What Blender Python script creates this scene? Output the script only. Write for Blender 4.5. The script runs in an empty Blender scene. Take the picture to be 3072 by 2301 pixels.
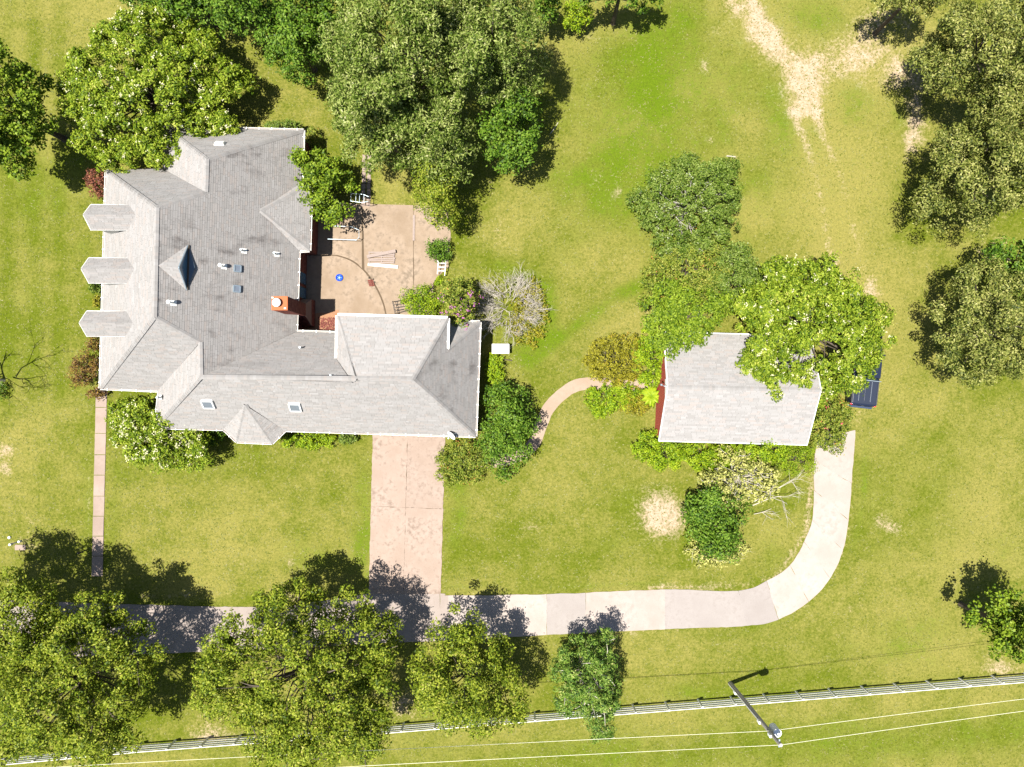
import bpy, math, random
import numpy as np
from mathutils import Vector, Matrix

# ------------------------------------------------------------------ camera, world, sun, exposure
SC = bpy.context.scene
COL = SC.collection
H = 54.0                    # camera height above the lawn (m)
PPM = 40.0                  # photograph pixels per metre on the lawn
CX, CY = 1536.0, 1150.5
cam = bpy.data.cameras.new('camera')
cam.sensor_fit = 'HORIZONTAL'
cam.sensor_width = 36.0
cam.lens = 36.0 * H / (3072 / PPM)
cam.clip_start = 0.5
cam.clip_end = 2000
camo = bpy.data.objects.new('camera', cam)
COL.objects.link(camo)
camo.location = (0, 0, H)
SC.camera = camo

SUN_D = Vector((0.255, 0.088, -1.0)).normalized()
sun_el = math.asin(-SUN_D.z)
sun_az = math.atan2(-SUN_D.x, -SUN_D.y)
world = bpy.data.worlds.new('World')
SC.world = world
world.use_nodes = True
wn = world.node_tree
for n in list(wn.nodes):
    wn.nodes.remove(n)
sky = wn.nodes.new('ShaderNodeTexSky')
sky.sky_type = 'NISHITA'
sky.sun_disc = False
sky.sun_elevation = sun_el
sky.sun_rotation = sun_az
sky.air_density = 1.0
sky.dust_density = 1.0
bg = wn.nodes.new('ShaderNodeBackground')
bg.inputs['Strength'].default_value = 0.055
wo = wn.nodes.new('ShaderNodeOutputWorld')
wn.links.new(sky.outputs[0], bg.inputs[0])
wn.links.new(bg.outputs[0], wo.inputs[0])
sl = bpy.data.lights.new('sun', 'SUN')
sl.energy = 4.8
sl.angle = math.radians(0.55)
sl.color = (1.0, 0.955, 0.88)
slo = bpy.data.objects.new('sun', sl)
COL.objects.link(slo)
slo.location = (-20, -8, 80)
slo.rotation_euler = SUN_D.to_track_quat('-Z', 'Y').to_euler()
SC.view_settings.view_transform = 'Standard'
SC.view_settings.look = 'None'
SC.view_settings.exposure = 1.40
SC.view_settings.gamma = 1.0
SC.view_settings.use_curve_mapping = False
SC.cycles.max_bounces = 5
SC.cycles.diffuse_bounces = 3
SC.cycles.glossy_bounces = 2
SC.cycles.transmission_bounces = 3
SC.cycles.transparent_max_bounces = 4

# ------------------------------------------------------------------ helpers
def W(px, py, z=0.0):
    s = (H - z) / H / PPM
    return Vector(((px - CX) * s, (CY - py) * s, z))

ORIG = {}
def tag(o, label=None, cat=None, group=None, kind=None):
    if label: o['label'] = label
    if cat: o['category'] = cat
    if group: o['group'] = group
    if kind: o['kind'] = kind
    return o

def empty(name, loc, label=None, cat=None, group=None, rz=0.0):
    o = bpy.data.objects.new(name, None)
    o.empty_display_size = 0.3
    COL.objects.link(o)
    o.location = loc
    o.rotation_euler = (0, 0, rz)
    ORIG[o.name] = Vector(loc)
    return tag(o, label, cat, group)

def link(name, me, mat, parent=None, kind=None, local=False):
    o = bpy.data.objects.new(name, me)
    COL.objects.link(o)
    if mat is not None and len(me.materials) == 0:
        me.materials.append(mat)
    if parent is not None:
        o.parent = parent
        og = ORIG.get(parent.name, Vector((0, 0, 0)))
        ORIG[o.name] = og
        if not local and og.length > 0:
            me.transform(Matrix.Translation(-og))
    if kind: o['kind'] = kind
    return o

def np_mesh(name, V, F, smooth=False, attrs=None):
    """V (n,3); F (m,k) of one polygon size"""
    me = bpy.data.meshes.new(name)
    V = np.asarray(V, dtype=np.float32); F = np.asarray(F, dtype=np.int32)
    m, k = F.shape
    me.vertices.add(len(V)); me.vertices.foreach_set('co', V.ravel())
    me.loops.add(m * k); me.loops.foreach_set('vertex_index', F.ravel())
    me.polygons.add(m)
    me.polygons.foreach_set('loop_start', np.arange(0, m * k, k, dtype=np.int32))
    me.polygons.foreach_set('loop_total', np.full(m, k, dtype=np.int32))
    if smooth:
        me.polygons.foreach_set('use_smooth', np.ones(m, dtype=bool))
    me.update(calc_edges=True)
    return me

class MB:
    def __init__(s): s.v = []; s.f = []
    def poly(s, pts):
        b = len(s.v); s.v += [tuple(p) for p in pts]; s.f.append(tuple(range(b, b + len(pts))))
    def box(s, c, size, ax=None, ay=None, az=None, taper=1.0):
        c = Vector(c); ax = ax or Vector((1, 0, 0)); ay = ay or Vector((0, 1, 0)); az = az or ax.cross(ay)
        b = len(s.v)
        for dz in (-.5, .5):
            t = 1.0 if dz < 0 else taper
            for dx, dy in ((-.5, -.5), (.5, -.5), (.5, .5), (-.5, .5)):
                s.v.append(tuple(c + ax * size[0] * dx * t + ay * size[1] * dy * t + az * size[2] * dz))
        for q in ((3, 2, 1, 0), (4, 5, 6, 7), (0, 1, 5, 4), (1, 2, 6, 5), (2, 3, 7, 6), (3, 0, 4, 7)):
            s.f.append(tuple(b + i for i in q))
    def bar(s, a, b, w, h, up=Vector((0, 0, 1))):
        a = Vector(a); b = Vector(b); ax = (b - a)
        L = ax.length
        if L < 1e-6: return
        ax.normalize(); ay = up.cross(ax)
        if ay.length < 1e-4: ay = Vector((0, 1, 0)).cross(ax)
        ay.normalize(); az = ax.cross(ay)
        s.box((a + b) / 2, (L, w, h), ax, ay, az)
    def prism(s, pts, z0, z1):
        n = len(pts); b = len(s.v)
        area = sum(pts[i][0] * pts[(i + 1) % n][1] - pts[(i + 1) % n][0] * pts[i][1] for i in range(n))
        if area < 0: pts = pts[::-1]
        s.v += [(p[0], p[1], z0) for p in pts] + [(p[0], p[1], z1) for p in pts]
        s.f.append(tuple(b + n + i for i in range(n)))
        s.f.append(tuple(b + n - 1 - i for i in range(n)))
        for i in range(n):
            j = (i + 1) % n
            s.f.append((b + i, b + j, b + n + j, b + n + i))
    def tube(s, pts, rads, n=6, cap=True):
        pts = [Vector(p) for p in pts]; b0 = len(s.v)
        if not hasattr(rads, '__len__'): rads = [rads] * len(pts)
        ref = Vector((0.31, 0.77, 0.55))
        for i, p in enumerate(pts):
            d = (pts[min(i + 1, len(pts) - 1)] - pts[max(i - 1, 0)])
            if d.length < 1e-7: d = Vector((0, 0, 1))
            d.normalize()
            u = d.cross(ref); 
            if u.length < 1e-3: u = d.cross(Vector((1, 0, 0)))
            u.normalize(); v = d.cross(u)
            for k in range(n):
                a = 2 * math.pi * k / n
                s.v.append(tuple(p + (u * math.cos(a) + v * math.sin(a)) * rads[i]))
        for i in range(len(pts) - 1):
            for k in range(n):
                k2 = (k + 1) % n; o = b0 + i * n
                s.f.append((o + k, o + k2, o + n + k2, o + n + k))
        if cap:
            s.f.append(tuple(b0 + n - 1 - k for k in range(n)))
            s.f.append(tuple(b0 + (len(pts) - 1) * n + k for k in range(n)))
    def lathe(s, c, prof, n=20, axis=Vector((0, 0, 1))):
        """prof: list of (radius, height)"""
        c = Vector(c); q = Vector((0, 0, 1)).rotation_difference(axis); b0 = len(s.v)
        for r, h in prof:
            for k in range(n):
                a = 2 * math.pi * k / n
                s.v.append(tuple(c + q @ Vector((r * math.cos(a), r * math.sin(a), h))))
        for i in range(len(prof) - 1):
            for k in range(n):
                k2 = (k + 1) % n; o = b0 + i * n
                s.f.append((o + k, o + k2, o + n + k2, o + n + k))
        s.f.append(tuple(b0 + n - 1 - k for k in range(n)))
        s.f.append(tuple(b0 + (len(prof) - 1) * n + k for k in range(n)))
    def mesh(s, name):
        me = bpy.data.meshes.new(name); me.from_pydata(s.v, [], s.f); me.update(); return me
    def build(s, name, mat, parent=None, kind=None, smooth=False, bevel=0.0, local=False):
        me = s.mesh(name)
        if smooth:
            me.polygons.foreach_set('use_smooth', [True] * len(me.polygons))
        o = link(name, me, mat, parent, kind, local)
        if bevel > 0:
            m = o.modifiers.new('bevel', 'BEVEL'); m.width = bevel; m.segments = 2; m.limit_method = 'ANGLE'
        return o

# ------------------------------------------------------------------ materials
class NT:
    def __init__(s, name):
        s.m = bpy.data.materials.new(name); s.m.use_nodes = True
        s.t = s.m.node_tree
        for n in list(s.t.nodes): s.t.nodes.remove(n)
        s.out = s.t.nodes.new('ShaderNodeOutputMaterial')
    def n(s, typ, **kw):
        nd = s.t.nodes.new(typ)
        for k, v in kw.items(): setattr(nd, k, v)
        return nd
    def set(s, sock, v):
        if isinstance(v, bpy.types.NodeSocket): s.t.links.new(v, sock)
        elif hasattr(v, '__len__') and sock.type == 'RGBA' and len(v) == 3: sock.default_value = (*v, 1)
        else: sock.default_value = v
    def coord(s, which='Object'): return s.n('ShaderNodeTexCoord').outputs[which]
    def scale(s, vec, sc, rot=(0, 0, 0)):
        m = s.n('ShaderNodeMapping'); s.set(m.inputs['Vector'], vec)
        m.inputs['Scale'].default_value = sc; m.inputs['Rotation'].default_value = rot
        return m.outputs[0]
    def noise(s, vec, scale, detail=3, rough=.55, out='Fac'):
        nd = s.n('ShaderNodeTexNoise'); s.set(nd.inputs['Vector'], vec)
        nd.inputs['Scale'].default_value = scale; nd.inputs['Detail'].default_value = detail
        nd.inputs['Roughness'].default_value = rough
        return nd.outputs[out]
    def math(s, op, a, b=None, c=None, clamp=False):
        nd = s.n('ShaderNodeMath', operation=op, use_clamp=clamp)
        s.set(nd.inputs[0], a)
        if b is not None: s.set(nd.inputs[1], b)
        if c is not None: s.set(nd.inputs[2], c)
        return nd.outputs[0]
    def mix(s, f, a, b, blend='MIX'):
        nd = s.n('ShaderNodeMix', data_type='RGBA', blend_type=blend)
        s.set(nd.inputs['Factor'], f); s.set(nd.inputs['A'], a) if False else None
        s.set(nd.inputs[6], a); s.set(nd.inputs[7], b)
        return nd.outputs[2]
    def ramp(s, f, stops, interp='LINEAR'):
        nd = s.n('ShaderNodeValToRGB'); cr = nd.color_ramp; cr.interpolation = interp
        while len(cr.elements) < len(stops): cr.elements.new(0.5)
        for e, (p, c) in zip(cr.elements, stops):
            e.position = p; e.color = (*c, 1) if len(c) == 3 else c
        s.set(nd.inputs[0], f); return nd.outputs[0]
    def smooth(s, f, lo, hi):
        nd = s.n('ShaderNodeMapRange', interpolation_type='SMOOTHSTEP')
        s.set(nd.inputs['Value'], f); nd.inputs['From Min'].default_value = lo; nd.inputs['From Max'].default_value = hi
        return nd.outputs[0]
    def pbr(s, col, rough=.8, spec=.3, metal=0.0, bump=None, bstr=.3, bdist=.02):
        p = s.n('ShaderNodeBsdfPrincipled')
        s.set(p.inputs['Base Color'], col); s.set(p.inputs['Roughness'], rough)
        s.set(p.inputs['Metallic'], metal); s.set(p.inputs['Specular IOR Level'], spec)
        if bump is not None:
            b = s.n('ShaderNodeBump'); b.inputs['Strength'].default_value = bstr; b.inputs['Distance'].default_value = bdist
            s.set(b.inputs['Height'], bump); s.t.links.new(b.outputs[0], p.inputs['Normal'])
        s.t.links.new(p.outputs[0], s.out.inputs[0]); return s.m
    def island(s): return s.n('ShaderNodeNewGeometry').outputs['Random Per Island']

def simple(name, col, rough=.6, spec=.3, metal=0.0, var=.12, scale=6.0):
    t = NT(name); c = t.coord()
    f = t.noise(c, scale, 4, .6)
    lo = tuple(x * (1 - var) for x in col); hi = tuple(min(1, x * (1 + var)) for x in col)
    return t.pbr(t.mix(f, lo, hi), rough, spec, metal, f, .15, .01)

def leaf_mat(name, dark, mid, light, trans=.3, tip=None, rough=.5):
    t = NT(name); r = t.island()
    n = t.noise(t.coord(), .8, 3, .55)
    f = t.math('ADD', t.math('MULTIPLY', r, .92), t.math('MULTIPLY', t.math('SUBTRACT', n, .47), 1.0), clamp=True)
    dk_ = tuple(x * .75 for x in dark); hi_ = (min(.5, light[0] * 1.12), min(.5, light[1] * 1.12), light[2] * 1.2)
    stops = [(.08, dk_), (.46, mid), (.88, light), (1.0, hi_)]
    if tip: stops.append((1.0, tip))
    c = t.ramp(f, stops)
    p = t.n('ShaderNodeBsdfPrincipled'); t.set(p.inputs['Base Color'], c); p.inputs['Roughness'].default_value = rough
    p.inputs['Specular IOR Level'].default_value = .14
    tr = t.n('ShaderNodeBsdfTranslucent')
    t.set(tr.inputs['Color'], t.mix(.5, c, (light[0] * 1.1, light[1] * 1.25, light[2] * .5)))
    mx = t.n('ShaderNodeMixShader'); mx.inputs[0].default_value = trans
    t.t.links.new(p.outputs[0], mx.inputs[1]); t.t.links.new(tr.outputs[0], mx.inputs[2])
    t.t.links.new(mx.outputs[0], t.out.inputs[0]); return t.m

def bark_mat(name, a, b, sc=9):
    t = NT(name); c = t.coord(); f = t.noise(t.scale(c, (1, 1, .25)), sc, 4, .6)
    return t.pbr(t.mix(f, a, b), .9, .15, 0, f, .5, .02)

M = {}
M['bark'] = bark_mat('bark', (.045, .036, .028), (.11, .09, .07))
M['pale_bark'] = bark_mat('pale bark', (.22, .20, .175), (.42, .39, .35))
M['dead_wood'] = bark_mat('dead grey wood', (.27, .245, .20), (.46, .42, .36))

LM = {
 'pecan': leaf_mat('pecan leaves', (.040, .078, .007), (.128, .184, .025), (.28, .315, .095), .25, (.42, .42, .21)),
 'myrtle': leaf_mat('crape myrtle leaves', (0.054, 0.107, 0.005), (0.140, 0.207, 0.011), (0.268, 0.323, 0.031), .28, (0.403, 0.403, 0.085)),
 'maple': leaf_mat('maple leaves', (.044, .092, .005), (.112, .176, .009), (.205, .270, .022), .28),
 'dark': leaf_mat('dark evergreen leaves', (0.027, 0.067, 0.004), (0.063, 0.131, 0.008), (0.134, 0.207, 0.022), .2),
 'oak': leaf_mat('oak leaves', (0.045, 0.068, 0.010), (0.128, 0.150, 0.025), (0.268, 0.271, 0.076), .22, (0.378, 0.360, 0.136)),
 'sweetgum': leaf_mat('street tree leaves', (.046, .085, .005), (.138, .188, .012), (.265, .295, .032), .28, (.33, .31, .07)),
 'bush': leaf_mat('dense bush leaves', (.040, .082, .007), (.095, .150, .014), (.185, .235, .050), .24, (.31, .34, .2)),
 'bright': leaf_mat('bright shrub leaves', (0.068, 0.137, 0.004), (0.159, 0.250, 0.007), (0.287, 0.354, 0.017), .28),
 'olive': leaf_mat('olive shrub leaves', (0.088, 0.090, 0.007), (0.189, 0.177, 0.012), (0.287, 0.262, 0.022), .22, (0.329, 0.171, 0.034)),
 'red': leaf_mat('red leaves', (0.055, 0.020, 0.013), (0.152, 0.045, 0.028), (0.281, 0.116, 0.068), .18),
 'brownred': leaf_mat('bronze leaves', (0.044, 0.024, 0.014), (0.116, 0.057, 0.017), (0.232, 0.159, 0.030), .18, (0.354, 0.177, 0.021)),
 'pale': leaf_mat('pale yellowing leaves', (0.128, 0.152, 0.027), (0.268, 0.275, 0.068), (0.439, 0.415, 0.132), .22),
 'juniper': leaf_mat('juniper sprays', (0.030, 0.079, 0.011), (0.085, 0.159, 0.017), (0.183, 0.250, 0.044), .18, (0.342, 0.342, 0.119)),
 'mixed': leaf_mat('rusty green leaves', (0.056, 0.100, 0.008), (0.132, 0.177, 0.017), (0.250, 0.256, 0.043), .22, (0.342, 0.134, 0.043)),
}
M['cream_flower'] = simple('cream blossom', (.50, .48, .30), .8, .1)
M['white_flower'] = simple('white blossom', (.62, .61, .52), .8, .1)
M['pink_flower'] = simple('pink purple blossom', (.36, .115, .30), .8, .1, var=.35, scale=4)
M['rose_flower'] = simple('rose blossom', (.75, .10, .18), .8, .1)

def m_shingle():
    t = NT('weathered asphalt shingles'); r = t.island(); c = t.coord()
    base = t.ramp(r, [(0, (.262, .250, .24)), (.35, (.290, .280, .27)), (.7, (.312, .30, .292)), (.9, (.305, .275, .255)), (1, (.33, .322, .315))])
    at = t.n('ShaderNodeAttribute', attribute_name='stain_shade').outputs['Fac']  # per slope amount: algae streaks plus painted shade
    sx = t.noise(t.scale(c, (.16, 1.3, 1.0), (0, 0, math.radians(2))), 1.0, 4, .6)
    s2 = t.noise(t.scale(c, (.35, .9, 1.0)), .55, 3, .6)
    st = t.math('MULTIPLY', t.smooth(sx, .47, .72), t.smooth(s2, .42, .64))
    slope_shade = t.math('MULTIPLY', at, .34)  # shade of the east-facing slopes, painted evenly into the shingle colour
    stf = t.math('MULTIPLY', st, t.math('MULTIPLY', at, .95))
    col = t.mix(slope_shade, base, (.155, .142, .134))
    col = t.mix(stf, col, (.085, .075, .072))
    g = t.noise(c, 60, 2, .6)
    col = t.mix(.35, col, t.mix(g, (.5, .5, .5), (1, 1, 1)), 'MULTIPLY')
    col = t.mix(1.0, col, (.87, .87, .87), 'MULTIPLY')
    return t.pbr(col, .92, .12, 0, g, .25, .01)
M['shingle'] = m_shingle()
M['underlay'] = simple('roof deck underlay', (.10, .095, .09), .95, .1)
M['white'] = simple('white painted metal', (.78, .78, .76), .45, .4, var=.06)
M['white_dirty'] = simple('weathered white paint', (.60, .59, .55), .6, .3, var=.18, scale=3)
M['trough'] = simple('gutter inside with dirt', (.16, .10, .085), .9, .1, var=.4)
M['dark_metal'] = simple('black iron', (.03, .03, .032), .5, .4)
M['steel'] = simple('grey steel', (.30, .36, .40), .45, .5, .6)
M['grey_can'] = simple('light grey enamel', (.62, .64, .66), .4, .5)
M['pole_wood'] = bark_mat('weathered pole wood', (.24, .21, .19), (.40, .37, .34), 14)
M['copper'] = simple('terracotta chimney crown', (.33, .095, .035), .7, .2)
M['blue_plastic'] = simple('blue plastic', (.006, .05, .40), .7, .15)
M['timber'] = bark_mat('weathered timber', (.17, .13, .115), (.29, .24, .21), 12)
M['wire'] = simple('pale aluminium wire', (.62, .60, .46), .5, .4)
M['soffit'] = simple('soffit board', (.5, .49, .46), .7, .2)
M['redside'] = simple('red painted siding', (.27, .05, .036), .7, .2, var=.2)

def m_brick(name, a, b, mortar):
    t = NT(name); geo = t.n('ShaderNodeNewGeometry'); c = t.coord()
    sp = t.n('ShaderNodeSeparateXYZ'); t.set(sp.inputs[0], c)
    sn = t.n('ShaderNodeSeparateXYZ'); t.set(sn.inputs[0], geo.outputs['True Normal'])
    u = t.math('ADD', t.math('MULTIPLY', sp.outputs[0], t.math('ABSOLUTE', sn.outputs[1])), t.math('MULTIPLY', sp.outputs[1], t.math('ABSOLUTE', sn.outputs[0])))
    cb = t.n('ShaderNodeCombineXYZ'); t.set(cb.inputs[0], u); t.set(cb.inputs[1], sp.outputs[2])
    br = t.n('ShaderNodeTexBrick'); t.set(br.inputs['Vector'], cb.outputs[0])
    br.inputs['Scale'].default_value = 1.0; br.inputs['Brick Width'].default_value = .22; br.inputs['Row Height'].default_value = .077
    br.inputs['Mortar Size'].default_value = .009; br.inputs['Color1'].default_value = (*a, 1); br.inputs['Color2'].default_value = (*b, 1)
    br.inputs['Mortar'].default_value = (*mortar, 1)
    n = t.noise(c, 3, 3)
    col = t.mix(.5, br.outputs[0], t.mix(n, (.6, .6, .6), (1.2, 1.2, 1.2)), 'MULTIPLY')
    return t.pbr(col, .9, .15, 0, br.outputs['Fac'], .4, -.01)
M['brickwall'] = m_brick('red brick wall', (.15, .045, .038), (.105, .035, .03), (.2, .15, .13))
def m_bricks():
    t = NT('loose brick'); r = t.island(); n = t.noise(t.coord(), 18, 3)
    c = t.ramp(r, [(0, (.085, .028, .024)), (.5, (.14, .043, .034)), (1, (.19, .07, .052))])
    return t.pbr(t.mix(.5, c, t.mix(n, (.55, .55, .55), (1.2, 1.2, 1.2)), 'MULTIPLY'), .9, .15, 0, n, .3, .01)
M['brick'] = m_bricks()
M['mortar'] = simple('mortar', (.17, .12, .105), .95, .1)

def m_glass(name, col, rough=.08):
    t = NT(name); n = t.noise(t.coord(), 1.5, 2)
    return t.pbr(t.mix(n, tuple(x * .7 for x in col), tuple(x * 1.3 for x in col)), rough, .9)
M['glass'] = m_glass('dark window glass', (.02, .035, .05))
M['glass_sky'] = m_glass('skylight glass', (.13, .15, .18), .15)
M['glass_teal'] = m_glass('blue dormer glass', (.045, .10, .17), .15)
M['flash_blue'] = simple('blue grey sheet metal', (.05, .085, .12), .45, .5)

def m_concrete(name, a, b, dirt, dirt_amt=.5, sc=1.0, fine=.25):
    t = NT(name); c = t.coord(); oi = t.n('ShaderNodeObjectInfo').outputs['Random']
    n1 = t.noise(c, .45 * sc, 5, .62); n2 = t.noise(c, 3.2 * sc, 5, .65); n3 = t.noise(c, 26, 2, .6)
    col = t.mix(t.smooth(n1, .3, .7), a, b)
    col = t.mix(t.math('MULTIPLY', t.smooth(t.math('ADD', t.math('MULTIPLY', n1, .5), t.math('MULTIPLY', n2, .5)), .48, .66), dirt_amt), col, dirt)
    col = t.mix(fine, col, t.mix(n3, (.45, .45, .45), (1.25, 1.25, 1.25)), 'MULTIPLY')
    col = t.mix(.12, col, t.mix(oi, (.5, .5, .5), (1.3, 1.3, 1.3)), 'MULTIPLY')
    return t.pbr(col, .92, .15, 0, n3, .3, .01)
M['drive'] = m_concrete('pinkish concrete drive', (.235, .178, .142), (.285, .225, .187), (.145, .105, .08), .8)
M['walk'] = m_concrete('pinkish concrete walk', (.215, .165, .135), (.275, .215, .182), (.16, .125, .10), .35)
M['patio'] = m_concrete('brown stained patio concrete', (.195, .145, .10), (.275, .212, .158), (.122, .095, .068), .8)
M['path'] = m_concrete('red brown path', (.25, .185, .135), (.305, .235, .18), (.185, .13, .09), .35)
M['road'] = m_concrete('pale lane paving', (.27, .225, .197), (.325, .283, .255), (.205, .165, .138), .5, .8)
M['road_grey'] = m_concrete('grey patched paving', (.22, .195, .18), (.25, .226, .21), (.18, .153, .137), .5)
M['road_dull'] = m_concrete('dusty lane paving', (.215, .178, .156), (.26, .222, .198), (.165, .13, .108), .5, .8)
M['joint'] = simple('soil filled joint', (.085, .062, .04), .95, .1)

def m_grass():
    t = NT('mown grass and bare soil'); c = t.coord()
    at = t.n('ShaderNodeAttribute', attribute_name='mask')
    sp = t.n('ShaderNodeSeparateColor'); t.set(sp.inputs[0], at.outputs['Color'])
    bare, lush, dry = sp.outputs[0], sp.outputs[1], sp.outputs[2]
    n0 = t.noise(c, .35, 4, .6); n1 = t.noise(c, 1.5, 5, .65); n2 = t.noise(c, 5, 5, .72); n3 = t.noise(c, 11, 4, .75)
    def jit(x, k0, k1, k2):
        a = t.math('MULTIPLY_ADD', t.math('SUBTRACT', n0, .5), k0, x)
        a = t.math('MULTIPLY_ADD', t.math('SUBTRACT', n1, .5), k1, a)
        return t.math('MULTIPLY_ADD', t.math('SUBTRACT', n2, .5), k2, a)
    dryf = t.smooth(jit(dry, .4, .9, 1.1), .0, 1.0)
    lushf = t.smooth(jit(lush, .6, 1.1, 1.2), .1, .95)
    baref = t.math('MULTIPLY', t.smooth(jit(bare, .3, 1.2, 1.7), .30, 1.15), .88)
    col = t.mix(dryf, (.066, .086, .0042), (.160, .146, .037))
    col = t.mix(lushf, col, (.068, .106, .0040))
    soil = t.mix(n1, (.265, .19, .135), (.37, .285, .215))
    col = t.mix(baref, col, soil)
    g = t.math('MULTIPLY_ADD', n3, .6, t.math('MULTIPLY', n2, .4))
    col = t.mix(.85, col, t.ramp(g, [(.30, (.40, .46, .36)), (.5, (1.0, 1.0, 1.0)), (.70, (1.65, 1.55, 1.5))]), 'MULTIPLY')
    return t.pbr(col, .95, .08, 0, g, .55, .06)
M['grass'] = m_grass()

# ------------------------------------------------------------------ ground sheet with lawn masks
rngG = np.random.default_rng(11)
def vnoise(X, Y, cell, seed):
    r = np.random.default_rng(seed); g = r.random((256, 256))
    x = X / cell + 1000; y = Y / cell + 1000
    xi = np.floor(x).astype(int); yi = np.floor(y).astype(int); fx = x - xi; fy = y - yi
    fx = fx * fx * (3 - 2 * fx); fy = fy * fy * (3 - 2 * fy)
    a = g[xi % 256, yi % 256]; b = g[(xi + 1) % 256, yi % 256]; c = g[xi % 256, (yi + 1) % 256]; d = g[(xi + 1) % 256, (yi + 1) % 256]
    return (a * (1 - fx) + b * fx) * (1 - fy) + (c * (1 - fx) + d * fx) * fy
def make_ground():
    def axis(lim, step, far):
        core = np.arange(-lim, lim + step / 2, step)
        out = [lim + 6, lim + 20, lim + 60, lim + 160, far]
        return np.concatenate([[-o for o in out[::-1]], core, out])
    xs = axis(48, .25, 700); ys = axis(38, .25, 700)
    X, Y = np.meshgrid(xs, ys, indexing='ij')
    PX = X * PPM + CX; PY = CY - Y * PPM
    def blob(cx, cy, rx, ry, amp, rot=0):
        c, s = math.cos(math.radians(rot)), math.sin(math.radians(rot))
        dx = PX - cx; dy = PY - cy
        return amp * np.exp(-(((dx * c + dy * s) / rx) ** 2 + ((-dx * s + dy * c) / ry) ** 2))
    def seg(pts, w, amp):
        d = np.full(X.shape, 1e9)
        for (x0, y0), (x1, y1) in zip(pts[:-1], pts[1:]):
            vx, vy = x1 - x0, y1 - y0; L = vx * vx + vy * vy
            tt = np.clip(((PX - x0) * vx + (PY - y0) * vy) / L, 0, 1)
            d = np.minimum(d, np.hypot(PX - x0 - tt * vx, PY - y0 - tt * vy))
        return amp * np.exp(-(d / w) ** 2)
    nm = (vnoise(X, Y, 2.2, 21) + vnoise(X, Y, 1.0, 22) * .7 + vnoise(X, Y, .55, 23) * .5) / 2.2 - .5
    nk = (vnoise(X, Y, 3.1, 31) + vnoise(X, Y, 1.3, 32) * .7 + vnoise(X, Y, .6, 33) * .5) / 2.2 - .5
    n4 = vnoise(X, Y, 4, 1); n9 = vnoise(X, Y, 9, 2); n1 = vnoise(X, Y, 1.5, 3)
    bare = np.zeros_like(X); lush = np.zeros_like(X)
    dry = .42 + .35 * (n9 - .5) + .3 * (n4 - .5)
    # bare soil and tracks
    for b in [(2330,130,95,60,.55,30),(2420,205,60,50,.85),(2395,300,90,60,.42),(2560,170,80,50,.42),(2570,110,80,70,.36),(2700,190,90,80,.5),(2620,90,60,60,.35),(2480,180,190,130,.30,15),
              (2660,230,80,50,.35),(2750,300,50,120,.4),(2740,400,45,90,.3),(2200,20,40,30,.5),(2270,30,25,60,.35),(2150,90,40,30,.3),(2115,200,20,25,.45),(2130,420,20,15,.5),
              (1970,1540,70,72,.95),(2020,1560,50,60,.6),(1600,1585,45,15,.55),(1500,700,26,60,.45),(20,1345,30,22,.85),(15,1400,26,40,.75),(55,1510,20,20,.4),(90,1620,60,40,.4),
              (60,1640,40,18,.6),(100,1560,50,30,.3),(720,1690,34,34,.45),(870,1690,16,30,.55),(1340,1730,30,12,.35),(880,1440,30,16,.35),(60,1450,14,16,.4),
              (2560,1820,50,24,.5),(2680,1580,40,30,.45),(2640,1560,20,30,.4),(2700,1240,18,40,.45),(3010,2010,70,22,.8),(2990,1980,40,30,.4),(2090,2100,130,10,.25),
              (2640,1150,20,60,.2),(2620,870,30,60,.5),(2500,790,45,40,.4),(1810,2000,40,20,.2),(1300,2230,60,40,.2),(640,2210,140,28,.6),(420,2240,60,15,.5),(1680,2200,260,12,.3),(640,2150,70,60,.5),(1215,2110,60,60,.5),(1660,2125,60,20,.35),(700,2080,40,60,.3),
              (1850,580,16,30,.6,30),(2200,470,32,10,.7,10),(1790,540,20,40,.3,40),(1470,560,10,25,.6),(1620,370,60,22,.5,-45),(1650,380,10,30,.3),
              (1650,70,40,30,.6),(1780,60,60,22,.35),(1760,110,60,18,.35),(2700,60,90,60,.35),(2960,640,60,60,.4),(2980,760,60,60,.4),(1930,940,60,50,.25)]:
        bare += blob(*b)
    bare += seg([(2190,0),(2310,130),(2420,240),(2440,330)], 34, .34) + seg([(2240,-20),(2330,120)], 14, .4)
    bare += seg([(2380,330),(2440,500),(2470,640),(2500,790)], 17, .46) + seg([(2440,320),(2530,560),(2575,760),(2610,880)], 19, .42)
    bare += seg([(2560,1000),(2580,1300)], 30, .35) + seg([(2720,480),(2750,300)], 18, .3)
    bare += seg([(430,1790),(700,1780),(900,1792)], 12, .45) + seg([(830,1790),(1100,1790)], 18, .3) + seg([(1290,1770),(1500,1776)], 8, .4)
    bare += seg([(2440,1390),(2420,1590),(2330,1730),(2210,1760),(1950,1760)], 13, .55) + seg([(2560,1340),(2548,1600),(2490,1750),(2400,1840)], 9, .45)
    bare += seg([(1290,1935),(1640,1910),(2000,1892),(2260,1884)], 7, .4) + seg([(0,2275),(420,2240),(700,2215)], 14, .3)
    bare += seg([(272,1200),(262,1730)], 5, .3) + seg([(905,610),(1360,615)], 8, .4)
    # lush patches
    lush += blob(2060, 330, 480, 360, .40) + blob(2750, 1500, 380, 330, .16) + blob(1900, 560, 300, 200, .16)
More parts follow.
